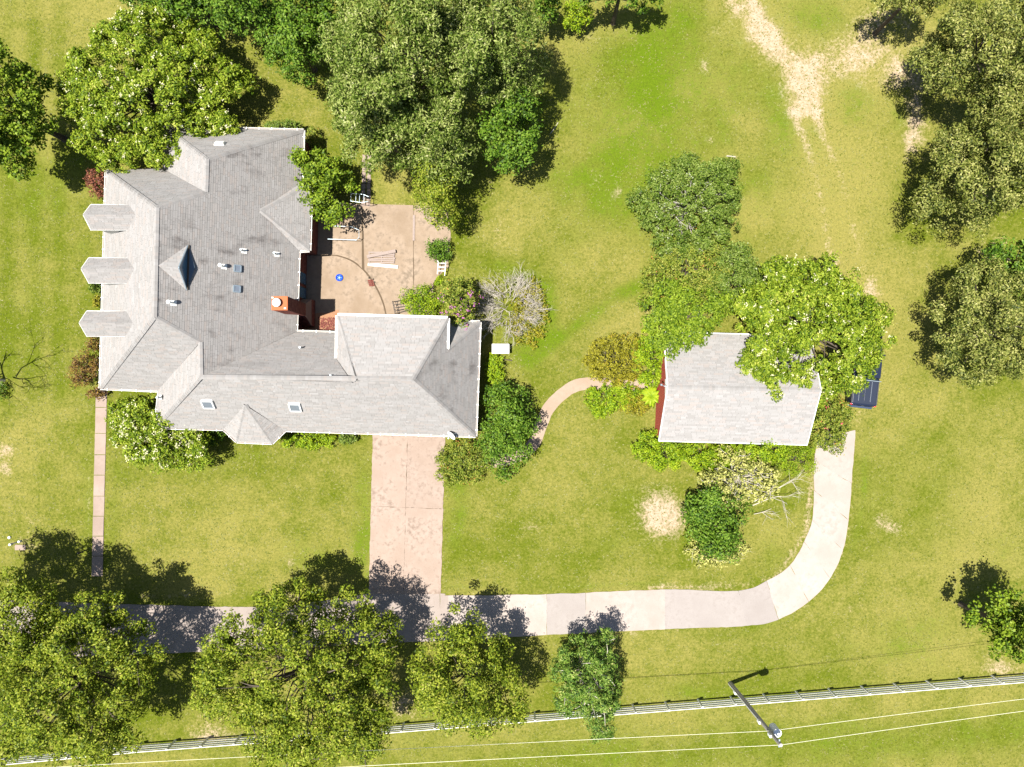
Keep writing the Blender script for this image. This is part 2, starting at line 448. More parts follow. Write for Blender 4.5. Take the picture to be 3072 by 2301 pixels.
    for b in [(1850,430,150,230,.28),(1760,650,110,120,.25),(1950,200,70,140,.5),(2050,60,60,70,.5),(2460,60,90,60,.7),(2560,310,60,70,.45),(2330,330,40,90,.4),(2250,560,80,60,.35),
              (2220,720,80,60,.25),(1700,330,60,80,.2),(2700,350,40,50,.5),(2680,640,60,90,.25),(1370,1500,40,260,.55),(1090,1600,40,220,.65),(960,1680,130,70,.45),(700,1500,120,160,.12),
              (345,1500,30,200,.35),(265,1500,22,220,.35),(250,470,60,90,.35),(240,760,40,200,.3),(100,560,160,80,.25),(140,1230,40,30,.35),(1880,1500,60,50,.35),(1850,1630,120,40,.3),
              (2300,1650,60,60,.35),(2750,1900,110,70,.35),(2620,1960,160,50,.35),(3000,1640,60,60,.3),(2150,2080,240,30,.55),(2800,2060,250,20,.5),(1600,980,100,40,.5,-45),
              (1900,870,40,30,.2),(1480,1010,60,30,.3),(1570,1090,60,50,.35),(1610,900,50,80,.45),(1470,800,60,40,.4),(500,1400,200,40,.2),(750,1370,150,22,.35)]:
        lush += blob(*b)
    lush += seg([(1590,1090),(1700,1000),(1830,900),(1960,830)], 26, .6) + seg([(1500,800),(1650,860),(1660,1000),(1560,1060)], 26, .45)
    lush += seg([(2600,1300),(2590,1500),(2560,1650)], 14, .3) + seg([(2000,1750),(1500,1765),(1340,1760)], 9, .35) + seg([(2200,1905),(2420,1835)], 12, .35)
    # dry patches
    dry += seg([(2230,0),(2400,220),(2450,420),(2500,700),(2600,900)], 75, .42) + blob(2560, 180, 160, 120, .35) + blob(2560, 420, 120, 220, .2)
    for b in [(1520,680,120,80,.35),(1750,800,150,60,.25),(1880,960,90,60,.35),(1720,700,120,60,.15),(1500,150,260,90,.3),(1650,450,90,160,.15),(640,1620,300,110,.2),(500,1750,250,40,.3),
              (1600,1500,200,200,.10),(840,320,120,120,.15),(300,60,160,120,.12),(60,110,100,100,.1),(2650,950,80,260,.2),(2650,1450,100,120,.12),(2900,1500,160,160,.12),(1680,1300,120,100,.10),
              (60,1400,90,140,.2),(80,1600,90,90,.2),(2500,430,120,260,.25),(2600,600,100,200,.2),(2850,500,200,400,.1),(2250,640,120,120,.1),(1250,1980,120,60,.1),(2000,1990,240,50,.05)]:
        dry += blob(*b)
    # field beyond the fence: mown, greener, faint stripes along the fence line
    fl = 2265 - (PX) * (2265 - 2019) / 3072.0
    south = 1 / (1 + np.exp(np.clip(-(PY - fl - 14) / 10, -60, 60)))
    stripe = .5 + .5 * np.sin((PY - fl) / 38.0 + .6)
    dry = dry * (1 - south) + south * (.42 + .22 * (stripe - .5) + .15 * (n9 - .5))
    lush = lush * (1 - south) + south * (.14 + .34 * (1 - stripe) * np.clip((PX - 900) / 1500, 0.15, 1) + .2 * (n4 - .5))
    bare *= 1 - .85 * south
    # faint mower lines on the west lawn
    west = np.clip((230 - PX) / 60, 0, 1) * np.clip((1250 - PY) / 80, 0, 1)
    dry -= west * (.10 + .12 * np.sin(PX / 13.0))
    lush += west * .12
    lawn = np.clip((PX - 330) / 60, 0, 1) * np.clip((1090 - PX) / 60, 0, 1) * np.clip((PY - 1350) / 60, 0, 1)
    dry += lawn * .07 * np.sin(PY / 16.0 + PX / 160.0)
    bare = bare * (.9 + 1.2 * nk) + .25 * nk
    dry += .62 * nm
    lush = lush * (.85 + 1.0 * nk) + .2 * nk
    Z = .02 * (n1 - .5) * 2 * 0 
    V = np.stack([X, Y, np.zeros_like(X)], -1).reshape(-1, 3)
    nx, ny = X.shape
    I = np.arange(nx * ny).reshape(nx, ny)
    F = np.stack([I[:-1, :-1], I[1:, :-1], I[1:, 1:], I[:-1, 1:]], -1).reshape(-1, 4)
    me = np_mesh('lawn', V, F)
    at = me.attributes.new('mask', 'FLOAT_COLOR', 'POINT')
    C = np.stack([np.clip(bare, 0, 1), np.clip(lush, 0, 1), np.clip(dry, 0, 1), np.ones_like(bare)], -1).reshape(-1, 4).astype(np.float32)
    at.data.foreach_set('color', C.ravel())
    o = link('lawn', me, M['grass']); o['kind'] = 'structure'
make_ground()

# ------------------------------------------------------------------ grass tufts standing on the lawn
LM_T = leaf_mat('grass tuft blades', (.085, .115, .008), (.140, .155, .022), (.20, .19, .07), .25)
def make_tufts():
    rng = np.random.default_rng(99); n = 150000
    x = rng.uniform(-39.5, 39.5, n); y = rng.uniform(-30, 30, n)
    keep = rng.random(n) < .25 + .9 * vnoise(x, y, 1.6, 41) * vnoise(x, y, .5, 42) * 1.8
    px, py = x * PPM + CX, CY - y * PPM
    def inside(poly):
        c = np.zeros(len(px), bool); m = len(poly)
        for i in range(m):
            (xa, ya), (xb, yb) = poly[i], poly[(i + 1) % m]
            t = (ya > py) != (yb > py); t &= px < (xb - xa) * (py - ya) / (yb - ya + 1e-9) + xa; c ^= t
        return c
    for poly in ([(320,390),(940,390),(940,620),(1350,620),(1350,990),(1440,990),(1420,1300),(480,1290),(460,1170),(310,1160)], [(1110,1280),(1340,1280),(1326,1800),(1100,1800)],
                 [(-500,1790),(430,1808),(1108,1774),(1510,1778),(2215,1762),(2300,1735),(2400,1650),(2434,1540),(2440,1300),(2572,1280),(2556,1560),(2530,1680),(2420,1815),(2240,1885),(1510,1920),(430,1970),(-500,1990)],
                 [(284,1150),(325,1150),(310,1735),(270,1735)], [(1985,1010),(2430,1010),(2425,1310),(1985,1310)], [(1085,465),(1120,465),(1120,620),(1085,620)]):
        keep &= ~inside(poly)
    for (xa, ya), (xb, yb) in zip(PATH_CL[:-1], PATH_CL[1:]):
        t = np.clip(((px - xa) * (xb - xa) + (py - ya) * (yb - ya)) / ((xb - xa) ** 2 + (yb - ya) ** 2), 0, 1)
        keep &= np.hypot(px - xa - t * (xb - xa), py - ya - t * (yb - ya)) > 21
    x, y = x[keep], y[keep]; n = len(x); a = rng.uniform(0, 6.283, n); L = rng.uniform(.06, .15, n); h = rng.uniform(.012, .04, n); w = rng.uniform(.012, .035, n)
    dx, dy = np.cos(a), np.sin(a); V = np.zeros((n, 4, 3))
    V[:, 0] = np.stack([x - dy * w, y + dx * w, np.full(n, .002)], 1); V[:, 1] = np.stack([x + dy * w, y - dx * w, np.full(n, .002)], 1)
    V[:, 2] = np.stack([x + dx * L + dy * w * .5, y + dy * L - dx * w * .5, h], 1); V[:, 3] = np.stack([x + dx * L - dy * w * .5, y + dy * L + dx * w * .5, h * .8], 1)
    o = link('grass', np_mesh('grass', V.reshape(-1, 3), np.arange(n * 4).reshape(n, 4)), LM_T); o['kind'] = 'stuff'
PATH_CL = [(1440,1390),(1510,1380),(1570,1360),(1606,1322),(1624,1272),(1644,1228),(1682,1186),(1730,1156),(1780,1150),(1850,1156),(1930,1152),(1990,1150)]
make_tufts()

# ------------------------------------------------------------------ paving
R0 = random.Random(5)
def ragged(pts, step=.25, amp=.05, closed=True, rnd=R0):
    out = []; n = len(pts)
    for i in range(n):
        a = Vector(pts[i][:2]); b = Vector(pts[(i + 1) % n][:2]); L = (b - a).length; k = max(1, int(L / step))
        nn = Vector((-(b - a).y, (b - a).x)); nn = nn / (nn.length + 1e-9)
        for j in range(k):
            p = a + (b - a) * (j / k)
            d = rnd.uniform(-amp, amp) + (0.6 * amp * math.sin(j * .7 + i))
            out.append(tuple(p + nn * d))
    return out
def slab(name, pxpts, mat, parent, z=.04, amp=.03, step=.3):
    mb = MB(); pts = [tuple(W(x, y)[:2]) for x, y in pxpts]
    mb.prism(ragged(pts, step, amp) if amp > 0 else pts, -.06, z)
    return mb.build(name, mat, parent)
def struct_empty(name, loc):
    o = empty(name, loc); o['kind'] = 'structure'; return o

def lerp(a, b, t): return (a[0] + (b[0] - a[0]) * t, a[1] + (b[1] - a[1]) * t)
def smooth_line(p, k=4):
    out = []
    for i in range(len(p) - 1):
        p0 = p[max(i - 1, 0)]; p1 = p[i]; p2 = p[i + 1]; p3 = p[min(i + 2, len(p) - 1)]
        for j in range(k):
            t = j / k
            out.append(tuple(.5 * (2 * p1[c] + (p2[c] - p0[c]) * t + (2 * p0[c] - 5 * p1[c] + 4 * p2[c] - p3[c]) * t * t + (3 * p1[c] - p0[c] - 3 * p2[c] + p3[c]) * t ** 3) for c in range(len(p1))))
    out.append(tuple(p[-1])); return out
# driveway: two columns of slabs with a soil-filled centre joint
dw = struct_empty('driveway', W(1225, 1550))
base = MB(); base.prism([tuple(W(x, y)[:2]) for x, y in [(1121, 1285), (1334, 1300), (1321, 1782), (1110, 1785)]], -.05, .022)
base.build('joint_bed', M['joint'], dw)
L0, L1, Rr0, R1 = (1119, 1285), (1106, 1782), (1336, 1300), (1322, 1782)
rows = [0, .47, 1.0]
for i in range(2):
    for a0, a1 in ((0, .4795), (.4825, 1)):
        g = .0007
        q = []
        for t, a in ((rows[i] + g, a0), (rows[i] + g, a1), (rows[i + 1] - g, a1), (rows[i + 1] - g, a0)):
            q.append(lerp(lerp(L0, L1, t), lerp(Rr0, R1, t), a))
        slab('slab', q, M['drive'], dw, .04, .02, .22)

# lane
lane = struct_empty('lane', W(1700, 1840))
up = [(-420,1795),(0,1800),(430,1814),(840,1818),(1108,1780),(1320,1780),(1345,1786),(1510,1785),(1640,1782),(1757,1778),(1995,1768),(2215,1772),(2300,1742),(2370,1695),(2412,1625),(2436,1560),(2442,1470),(2442,1380),(2455,1310)]
lo = [(-420,1985),(0,1975),(430,1962),(840,1945),(1108,1930),(1320,1922),(1345,1921),(1510,1912),(1640,1904),(1757,1899),(1995,1887),(2240,1877),(2335,1858),(2425,1805),(2490,1735),(2528,1650),(2545,1560),(2554,1450),(2566,1290)]
LK = 5
up_s, lo_s = smooth_line(up, LK), smooth_line(lo, LK)
def band(i0, i1, name, mat, z, amp=.05):
    q = up_s[i0 * LK:i1 * LK + 1] + lo_s[i0 * LK:i1 * LK + 1][::-1]
    slab(name, q, mat, lane, z, amp, .3)
greys = {8, 10, 11}
for i in range(len(up) - 1):
    band(i, i + 1, 'paving_panel', M['road_grey'] if i in greys else (M['road_dull'] if i < 6 else M['road']), .03 + .0006 * i, .02)

# front walk
wk = struct_empty('front_walk', W(297, 1450))
ys = [1160, 1222, 1300, 1364, 1425, 1488, 1548, 1608, 1668, 1729]
for i in range(len(ys) - 1):
    f = lambda y: (288 - (y - 1200) * .0235, 321 - (y - 1200) * .0245)
    a, b = ys[i] + .9, ys[i + 1] - .9
    slab('slab', [(f(a)[0], a), (f(a)[1], a), (f(b)[1], b), (f(b)[0], b)], M['walk'], wk, .045 + R0.uniform(-.008, .008), .008, .4)

# curved garden path
gp = struct_empty('garden_path', W(1650, 1250))
cl = PATH_CL
def offset_line(cl, w):
    l, r = [], []
    for i, p in enumerate(cl):
        a = cl[max(i - 1, 0)]; b = cl[min(i + 1, len(cl) - 1)]
        d = Vector((b[0] - a[0], b[1] - a[1])).normalized(); n = Vector((-d.y, d.x))
        l.append((p[0] + n.x * w, p[1] + n.y * w)); r.append((p[0] - n.x * w, p[1] - n.y * w))
    return l, r
l, r = offset_line(smooth_line(cl), 18)
slab('path_surface', l + r[::-1], M['path'], gp, .03, .02, .25)

# patio
pt = struct_empty('patio', W(1100, 800))
base = MB(); base.prism([tuple(W(x, y)[:2]) for x, y in [(892, 606), (1340, 628), (1340, 800), (1296, 850), (1306, 996), (892, 996)]], -.05, .03)
base.build('joint_bed', M['joint'], pt)
arc = smooth_line([(1008, 768), (1050, 782), (1090, 812), (1122, 855), (1146, 905), (1157, 950), (1162, 995)], 4)
slab('slab', [(905, 766)] + arc + [(905, 1000)], M['patio'], pt, .045, 0)
arc2 = [(x + 4, y - 3) for x, y in arc]
slab('slab', [(890, 600), (1086, 612), (1086, 805)] + [p for p in arc2 if p[0] < 1084][::-1] + [(890, 763)], M['patio'], pt, .05, 0)
slab('slab', [(1088, 612), (1240, 616), (1240, 1000), (1166, 1000)] + [p for p in arc2 if p[0] > 1090][::-1], M['patio'], pt, .052, 0)
slab('slab', [(1242, 616), (1345, 625), (1352, 700), (1345, 800), (1300, 850), (1310, 990), (1242, 1000)], M['patio'], pt, .048, .03)
# stepping stones in two columns
sp_ = struct_empty('paver_path', W(1100, 540))
pm = MB(); pm.box((0, 0, .0), (.29, .40, .07)); pmesh = pm.mesh('paver')
pmesh.materials.append(M['walk'])
for j in range(9):
    for k in range(2):
        p = W(1093 + k * 15 - j * .3, 472 + j * 17.5)
        o = bpy.data.objects.new('paver', pmesh); COL.objects.link(o); o.parent = sp_
        o.location = (p.x - sp_.location.x + R0.uniform(-.02, .02), p.y - sp_.location.y + R0.uniform(-.02, .02), .03)
        o.rotation_euler = (0, 0, R0.uniform(-.06, .06))
# soil bed beside the chimney with brick rubble
bed = MB(); bed.prism(ragged([tuple(W(x, y)[:2]) for x, y in [(935, 945), (1015, 930), (1020, 1000), (905, 1000)]], .2, .05), 0, .058)
bed.build('soil_bed', simple('reddish soil', (.24, .13, .075), .95, .1, var=.3), None, 'structure')
rub = MB()
for i in range(260):
    p = W(R0.uniform(956, 1014), R0.uniform(952, 992))
    a = R0.uniform(0, 3.14); u = Vector((math.cos(a), math.sin(a), R0.uniform(-.3, .3))).normalized(); v = Vector((-u.y, u.x, 0)).normalized()
    s = R0.uniform(.05, .14)
    rub.box((p.x, p.y, .075), (s, s * .6, s * .5), u, v)
rub.build('brick_rubble', M['brick'], None, 'stuff')

# ------------------------------------------------------------------ house
def clip(poly, nx, ny, d):
    out = []; n = len(poly)
    for i in range(n):
        a = poly[i]; b = poly[(i + 1) % n]
        da = a[0] * nx + a[1] * ny - d; db = b[0] * nx + b[1] * ny - d
        if da >= 0: out.append(a)
        if (da > 0 > db) or (da < 0 < db):
            t = da / (da - db); out.append((a[0] + (b[0] - a[0]) * t, a[1] + (b[1] - a[1]) * t))
    return out
def newell(p):
    n = Vector((0, 0, 0))
    for i in range(len(p)):
        a, b = p[i], p[(i + 1) % len(p)]
        n += Vector(((a.y - b.y) * (a.z + b.z), (a.z - b.z) * (a.x + b.x), (a.x - b.x) * (a.y + b.y)))
    n.normalize()
    return n if n.z > 0 else -n
RS = random.Random(77)
def shingles(polys, stain_shade, parent, deckmb, course=.15, fit=None):
    planar = fit is not None and len(fit) == 4
    fit = fit or polys[0]
    n = newell(fit); o = sum(fit, Vector()) / len(fit)
    u = Vector((0, 0, 1)).cross(n).normalized(); v = n.cross(u)
    V = []; F = []
    for pl in polys:
        p2 = [((p - o).dot(u), (p - o).dot(v)) for p in pl]; wz = [(p - o).dot(n) for p in pl]
        # plane of this polygon may differ slightly from the fit: least squares w = a+b*u+c*v
        A = np.array([[1, a, b] for a, b in p2]); co = np.linalg.lstsq(A, np.array(wz), rcond=None)[0] if not planar else np.zeros(3)
        res = float(np.abs(A @ co - np.array(wz)).max())
        if res > .12: print('patch residual', round(res, 2), [tuple(round(c, 1) for c in p) for p in pl])
        vmin = min(p[1] for p in p2); vmax = max(p[1] for p in p2)
        k0 = math.floor(vmin / course); k1 = math.ceil(vmax / course)
        for k in range(k0, k1):
            va, vb = k * course + .006, (k + 1) * course + .002
            st = clip(clip(p2, 0, 1, va), 0, -1, -vb)
            if len(st) < 3: continue
            ua = min(p[0] for p in st); ub = max(p[0] for p in st)
            x = math.floor(ua) + ((k * 7919) % 97) / 97.0 - 1
            while x < ub:
                w = RS.choice((.22, .3, .38, .5, .62))
                c = clip(clip(st, 1, 0, x + .004), -1, 0, -(x + w - .004))
                x += w
                if len(c) < 3: continue
                th = RS.uniform(.010, .020)
                b = len(V); m = len(c)
                for (cu, cv) in c:
                    base = co[0] + co[1] * cu + co[2] * cv
                    lift = th - (cv - va) / course * th * .7
                    V.append(o + u * cu + v * cv + n * (base + lift))
                for (cu, cv) in c:
                    base = co[0] + co[1] * cu + co[2] * cv
                    V.append(o + u * cu + v * cv + n * (base - .012))
                F.append(tuple(range(b, b + m)))
                for i in range(m):
                    j = (i + 1) % m
                    F.append((b + m + i, b + m + j, b + j, b + i))
    me = bpy.data.meshes.new('shingles'); me.from_pydata([tuple(p) for p in V], [], F); me.update()
    at = me.attributes.new('stain_shade', 'FLOAT', 'POINT'); at.data.foreach_set('value', np.full(len(V), stain_shade, dtype=np.float32))
    ob = link('shingles', me, M['shingle'], parent, 'stuff')
    return ob
def newell_sign(p):
    n = Vector((0, 0, 0))
    for i in range(len(p)):
        a, b = p[i], p[(i + 1) % len(p)]
        n += Vector(((a.y - b.y) * (a.z + b.z), (a.z - b.z) * (a.x + b.x), (a.x - b.x) * (a.y + b.y)))
    return n.z > 0
def capline(a, b, roof, stain_shade=0.0, w=.15):
    """overlapping ridge / hip cap shingles folded over the line a-b"""
    L = (b - a).length; d = (b - a).normalized(); side = Vector((0, 0, 1)).cross(d).normalized()
    V = []; F = []; k = max(1, int(L / .2))
    for i in range(k):
        p0 = a + d * (L * i / k); p1 = a + d * (L * (i + 1) / k + .03)
        t = RS.uniform(.03, .045); bb = len(V)
        dn = w * .55
        V += [p0 - side * w + Vector((0, 0, -dn + t)), p0 + Vector((0, 0, t + .02)), p0 + side * w + Vector((0, 0, -dn + t)),
              p1 - side * w + Vector((0, 0, -dn + t - .012)), p1 + Vector((0, 0, t + .006)), p1 + side * w + Vector((0, 0, -dn + t - .012))]
        F += [(bb, bb + 1, bb + 4, bb + 3), (bb + 1, bb + 2, bb + 5, bb + 4)]
    me = bpy.data.meshes.new('ridge_cap'); me.from_pydata([tuple(p) for p in V], [], F); me.update()
    at = me.attributes.new('stain_shade', 'FLOAT', 'POINT'); at.data.foreach_set('value', np.full(len(V), stain_shade, dtype=np.float32))
    return link('ridge_cap', me, M['shingle'], roof)

EZ, RZ, MZ, GZ = 3.0, 7.4, 9.0, 5.15
P3 = W(470, 623, MZ); P4 = W(463, 950, MZ); P7 = W(1239, 1136, RZ)
NE = W(911, 391, EZ); NWn = W(492, 380, EZ); Vn = W(488, 506, EZ); NW = W(319, 512, EZ); SW = W(301, 1165, EZ); Vs = W(475, 1173, EZ); SWs = W(466, 1283, EZ)
SE = W(1427, 1309, EZ); NEl = W(1440, 966, EZ); IC = W(889, 994, EZ); Ea = W(903, 570, EZ); Eb = W(891, 945, EZ)
Gnw = W(1013, 946, GZ); Gne = W(1343, 955, GZ); Gse = W(1341, 1047, GZ); Gsw = W(1011, 1085, GZ); GW_ = W(1074, 1141, RZ)
def on_plane(px, py, plane):
    n = newell(plane); o = plane[0]; c = Vector((0, 0, H)); d = (W(px, py, 0) - c)
    o = sum(plane, Vector()) / len(plane); t = (o - c).dot(n) / d.dot(n); return c + d * t, n
Efit = [P3, NE, IC, P4]
P1, P2, P5, P6 = [on_plane(x, y, Efit)[0] for x, y in ((620, 477), (617, 576), (600, 1026), (602, 1131))]
P7 = W(1239, 1136, P6.z); RZ = P6.z; GW_ = W(1074, 1141, RZ)
Ea = on_plane(903, 570, Efit)[0]; Eb = on_plane(891, 945, Efit)[0]
house = empty('house', W(800, 900, 0), 'sprawling red brick house with grey shingled hip roofs, white gutters and three west dormers', 'house')
deck = MB()
roof = bpy.data.objects.new('roof', None)  # replaced below by the deck mesh
patches = []
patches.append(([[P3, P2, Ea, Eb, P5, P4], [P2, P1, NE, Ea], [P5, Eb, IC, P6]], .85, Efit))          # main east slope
patches.append(([[P3, P4, SW, NW]], .0, None))                                                   # main west slope
patches.append(([[P3, NW, Vn, P2]], .12, None))                                                  # north hip
patches.append(([[P2, Vn, NWn, P1]], .0, None))                                                  # north wing west slope
patches.append(([[P1, NWn, NE]], .18, None))                                                     # north wing hip
patches.append(([[P4, P5, Vs, SW]], .05, None))                                                  # south hip
patches.append(([[P5, P6, SWs, Vs]], .0, None))                                                  # south wing west slope
patches.append(([[P6, SWs, SE, P7]], .03, None))                                                 # long south slope
patches.append(([[P6, W(1057, 1146, RZ), Gsw, W(1009, 998, EZ), IC]], .35, None))                # south wing north slope
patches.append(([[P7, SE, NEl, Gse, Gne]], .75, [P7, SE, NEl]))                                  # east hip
patches.append(([[Gse, NEl, W(1348, 963, EZ)]], .25, None))                                      # low north slope beside the loft
patches.append(([[Gnw, GW_, P7, Gne]], .06, None))                                               # loft north slope
patches.append(([[Gnw, Gsw, W(1057, 1146, RZ), GW_]], .0, None))                                 # loft west slope
# east bump-out
Bap = W(782, 632, 4.95); BSE = W(929, 752, EZ); BNE = W(935, 548, EZ); BSi = W(896, 750, EZ + .03); BNi = W(904, 549, EZ + .03)
up_ = Vector((0, 0, .05))
patches.append(([[Bap + up_, BNE + up_, BSE + up_]], .5, None))
patches.append(([[Bap + up_, BSE + up_, BSi + up_]], .1, None))
patches.append(([[Bap + up_, BNi + up_, BNE + up_]], .1, None))
# south bay
Ap = W(735, 1215, 5.15); b1, b2, b3, b4 = [W(x, y, EZ) for x, y in ((671, 1288), (710, 1325), (816, 1330), (856, 1291))]
patches.append(([[Ap + up_, b1 + up_, b2 + up_]], 0, None)); patches.append(([[Ap + up_, b2 + up_, b3 + up_]], 0.05, None)); patches.append(([[Ap + up_, b3 + up_, b4 + up_]], .3, None))
for pls, stn_shade, fit in patches:
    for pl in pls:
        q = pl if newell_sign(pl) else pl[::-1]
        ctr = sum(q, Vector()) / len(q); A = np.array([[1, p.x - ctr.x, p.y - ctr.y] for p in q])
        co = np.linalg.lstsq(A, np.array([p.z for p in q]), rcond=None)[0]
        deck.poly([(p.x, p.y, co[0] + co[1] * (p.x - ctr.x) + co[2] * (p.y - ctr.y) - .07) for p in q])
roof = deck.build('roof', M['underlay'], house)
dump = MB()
for pls, stn_shade, fit in patches:
    shingles(pls, stn_shade, roof, dump, .15, fit)
for a, b, s in ((P3, P4, .2), (P3, P2, .3), (P2, P1, .2), (P1, NE, .3), (P1, NWn, .1), (P3, NW, .1), (P4, SW, .05), (P4, P5, .3), (P5, P6, .1), (P6, SWs, .05), (P6, P7, .1), (P7, SE, .4), (P7, Gne, .3), (Gse, NEl, .3),
                (Gnw, GW_, .05), (Bap + up_, BSE + up_, .15), (Bap + up_, BNE + up_, .15), (Ap + up_, b2 + up_, 0), (Ap + up_, b3 + up_, .05)):
    capline(a, b, roof, s)

# walls
def inset(pts, d):
    n = len(pts); out = []
    area = sum(pts[i].x * pts[(i + 1) % n].y - pts[(i + 1) % n].x * pts[i].y for i in range(n)); sg = 1 if area > 0 else -1
    for i in range(n):
        p0, p1, p2 = pts[i - 1], pts[i], pts[(i + 1) % n]
        d1 = (p1 - p0).to_2d().normalized(); d2 = (p2 - p1).to_2d().normalized()
        n1 = Vector((-d1.y, d1.x)) * sg; n2 = Vector((-d2.y, d2.x)) * sg
        b = n1 + n2; k = d / max(.35, 1 + n1.dot(n2)); out.append(Vector((p1.x + b.x * k, p1.y + b.y * k, 0)))
    return out
fp = [W(x, y, EZ) for x, y in [(492,380),(911,391),(906,551),(935,550),(929,753),(897,755),(889,994),(1009,998),(1035,998),(1035,957),(1352,965),(1440,966),(1427,1309),(856,1291),(816,1330),(710,1325),(671,1288),(466,1283),(470,1174),(301,1165),(319,512),(488,505)]]
wl = inset(fp, .28)
wm = MB(); wm.prism([(p.x, p.y) for p in wl], -.2, EZ - .12)
walls = wm.build('wall', M['brickwall'], house)
sf = MB(); sf.prism([(p.x, p.y) for p in inset(fp, .05)], EZ - .11, EZ - .06)
sf.build('soffit', M['soffit'], house)
gw = MB()
gpts = inset([Gnw, Gne, W(1343, 1130, GZ), W(1011, 1130, GZ)], .2)
gw.prism([(p.x, p.y) for p in gpts], EZ - .05, GZ - .08); gw.build('wall', M['white_dirty'], house)

# gutters with straps
gm_ = MB(); gm_.box((0, 0, 0), (.05, .17, .025)); gbr = gm_.mesh('gutter_bracket'); gbr.materials.append(M['white'])
def gutter(a, b, wide=.11, trough='trough', off=.06):
    d = (b - a).normalized(); side = Vector((d.y, -d.x, 0))
    # outward side is away from the house centre line: choose by testing against soffit polygon centroid of the wing
    mb = MB(); mid = (a + b) / 2
    def inside(p):
        c = False; n = len(fp)
        for i in range(n):
            p1, p2 = fp[i], fp[(i + 1) % n]
            if (p1.y > p.y) != (p2.y > p.y) and p.x < (p2.x - p1.x) * (p.y - p1.y) / (p2.y - p1.y) + p1.x: c = not c
        return c
    if inside(mid + side * .25): side = -side
    z = Vector((0, 0, -.035))
    mb.bar(a + side * (wide + .01) + z, b + side * (wide + .01) + z, .03, .12)
    mb.bar(a + side * .01 + z, b + side * .01 + z, .02, .10)
    g = mb.build('gutter', M['white_dirty'], house)
    tb = MB(); tb.bar(a + side * (wide / 2 + .005) + z + Vector((0, 0, -.02)), b + side * (wide / 2 + .005) + z + Vector((0, 0, -.02)), wide - .03, .05)
    tb.build('trough', M[trough], g)
    L = (b - a).length; k = int(L / .85)
    for i in range(k):
        p = a + d * (L * (i + .5) / k) + side * (wide / 2 + .005)
        o = bpy.data.objects.new('gutter_bracket', gbr); COL.objects.link(o); o.parent = g
        o.location = p + Vector((0, 0, .03)) - house.location
        o.rotation_euler = (0, 0, math.atan2(d.y, d.x))
for a, b in ((NWn, NE), (NE, W(906, 548, EZ)), (BNE, BSE), (W(897, 757, EZ), IC), (IC, W(1010, 998, EZ)), (NEl, SE), (SE, b4), (b4, b3), (b3, b2), (b2, b1), (b1, SWs), (SWs, Vs + Vector((.05, -.02, 0))), (Vs, SW), (SW, NW), (W(1350, 963, EZ), NEl)):
    gutter(a, b, .08)
gutter(BSE, W(898, 754, EZ), .08)
fpsave = fp
fp = [Gnw, Gne, W(1343, 1130, GZ), W(1011, 1130, GZ)]
for a, b in ((Gnw, Gne), (Gne, Gse), (Gnw, Gsw)):
    gutter(a, b, .13, 'white')
fp = fpsave

# west dormers
def dormer(py, px0):
    y0 = W(px0, py, 6.0)
    c = W(px0 + 18, py + 1, 6.05)           # front eave middle
    hw = .84; ze, zr = 5.95, 6.75
    rot = Vector((1, -.02, 0)).normalized(); lat = Vector((.02, 1, 0))
    slope = (MZ - EZ) / ((P3.x + P4.x) / 2 - (NW.x + SW.x) / 2)
    def xroof(z, y):
        t = (y - NW.y) / (SW.y - NW.y); xe = NW.x + (SW.x - NW.x) * t
        return xe + (z - EZ) / slope
    fx = c.x
    wmb = MB()
    f0 = Vector((fx + .25, c.y, 0))
    ww = hw - .12
    bk = xroof(ze, c.y) + .3
    wmb.poly([(fx + .25, c.y + ww, 3.4), (fx + .25, c.y - ww, 3.4), (fx + .25, c.y - ww, ze), (fx + .25, c.y, zr - .1), (fx + .25, c.y + ww, ze)])
    wmb.poly([(fx + .25, c.y - ww, 3.4), (bk, c.y - ww, ze - .6), (bk, c.y - ww, ze), (fx + .25, c.y - ww, ze)])
    wmb.poly([(bk, c.y + ww, ze - .6), (fx + .25, c.y + ww, 3.4), (fx + .25, c.y + ww, ze), (bk, c.y + ww, ze)])
    d = wmb.build('dormer', M['white_dirty'], house)
    rf = Vector((fx - .05, c.y, zr)); rb = Vector((xroof(zr, c.y) + .02, c.y - .02, zr))
    en = Vector((fx, c.y + hw, ze)); es = Vector((fx, c.y - hw, ze))
    bn = Vector((xroof(ze, c.y + hw) + .05, c.y + hw, ze)); bs = Vector((xroof(ze, c.y - hw) + .05, c.y - hw, ze))
    dk = MB()
    a1 = [rf, rb, bn, en]; a2 = [rf, es, bs, rb]
    for pl in (a1, a2): dk.poly([p - Vector((0, 0, .03)) for p in (pl if newell_sign(pl) else pl[::-1])])
    # white rake boards at the front
    rk = MB(); rk.bar(en + Vector((-.02, 0, -.04)), rf + Vector((-.02, 0, -.08)), .03, .10); rk.bar(es + Vector((-.02, 0, -.08)), rf + Vector((-.02, 0, -.08)), .03, .10)
    rk.bar(en + Vector((0, .03, -.05)), bn + Vector((0, .0, -.07)), .03, .07); rk.bar(es + Vector((0, -.0, -.07)), bs + Vector((0, -.0, -.07)), .03, .07)
    rk.build('trim', M['white'], d)
    dk.build('dormer_roof', M['underlay'], d)
    shingles([a1], .22, d, dump, .15); shingles([a2], .18, d, dump, .15); 
    win = MB(); win.box((fx + .22, c.y, 4.9), (.06, .9, 1.3)); win.build('window_frame', M['white'], d)
    pn = MB()
    for sx in (-.21, .21):
        for sz in (-.3, .3): pn.box((fx + .18, c.y + sx, 4.9 + sz), (.03, .36, .52))
    pn.build('window_pane', M['glass'], d)
for py, px0 in ((637, 252), (797, 246), (957, 240)):
    dormer(py + 13, px0)

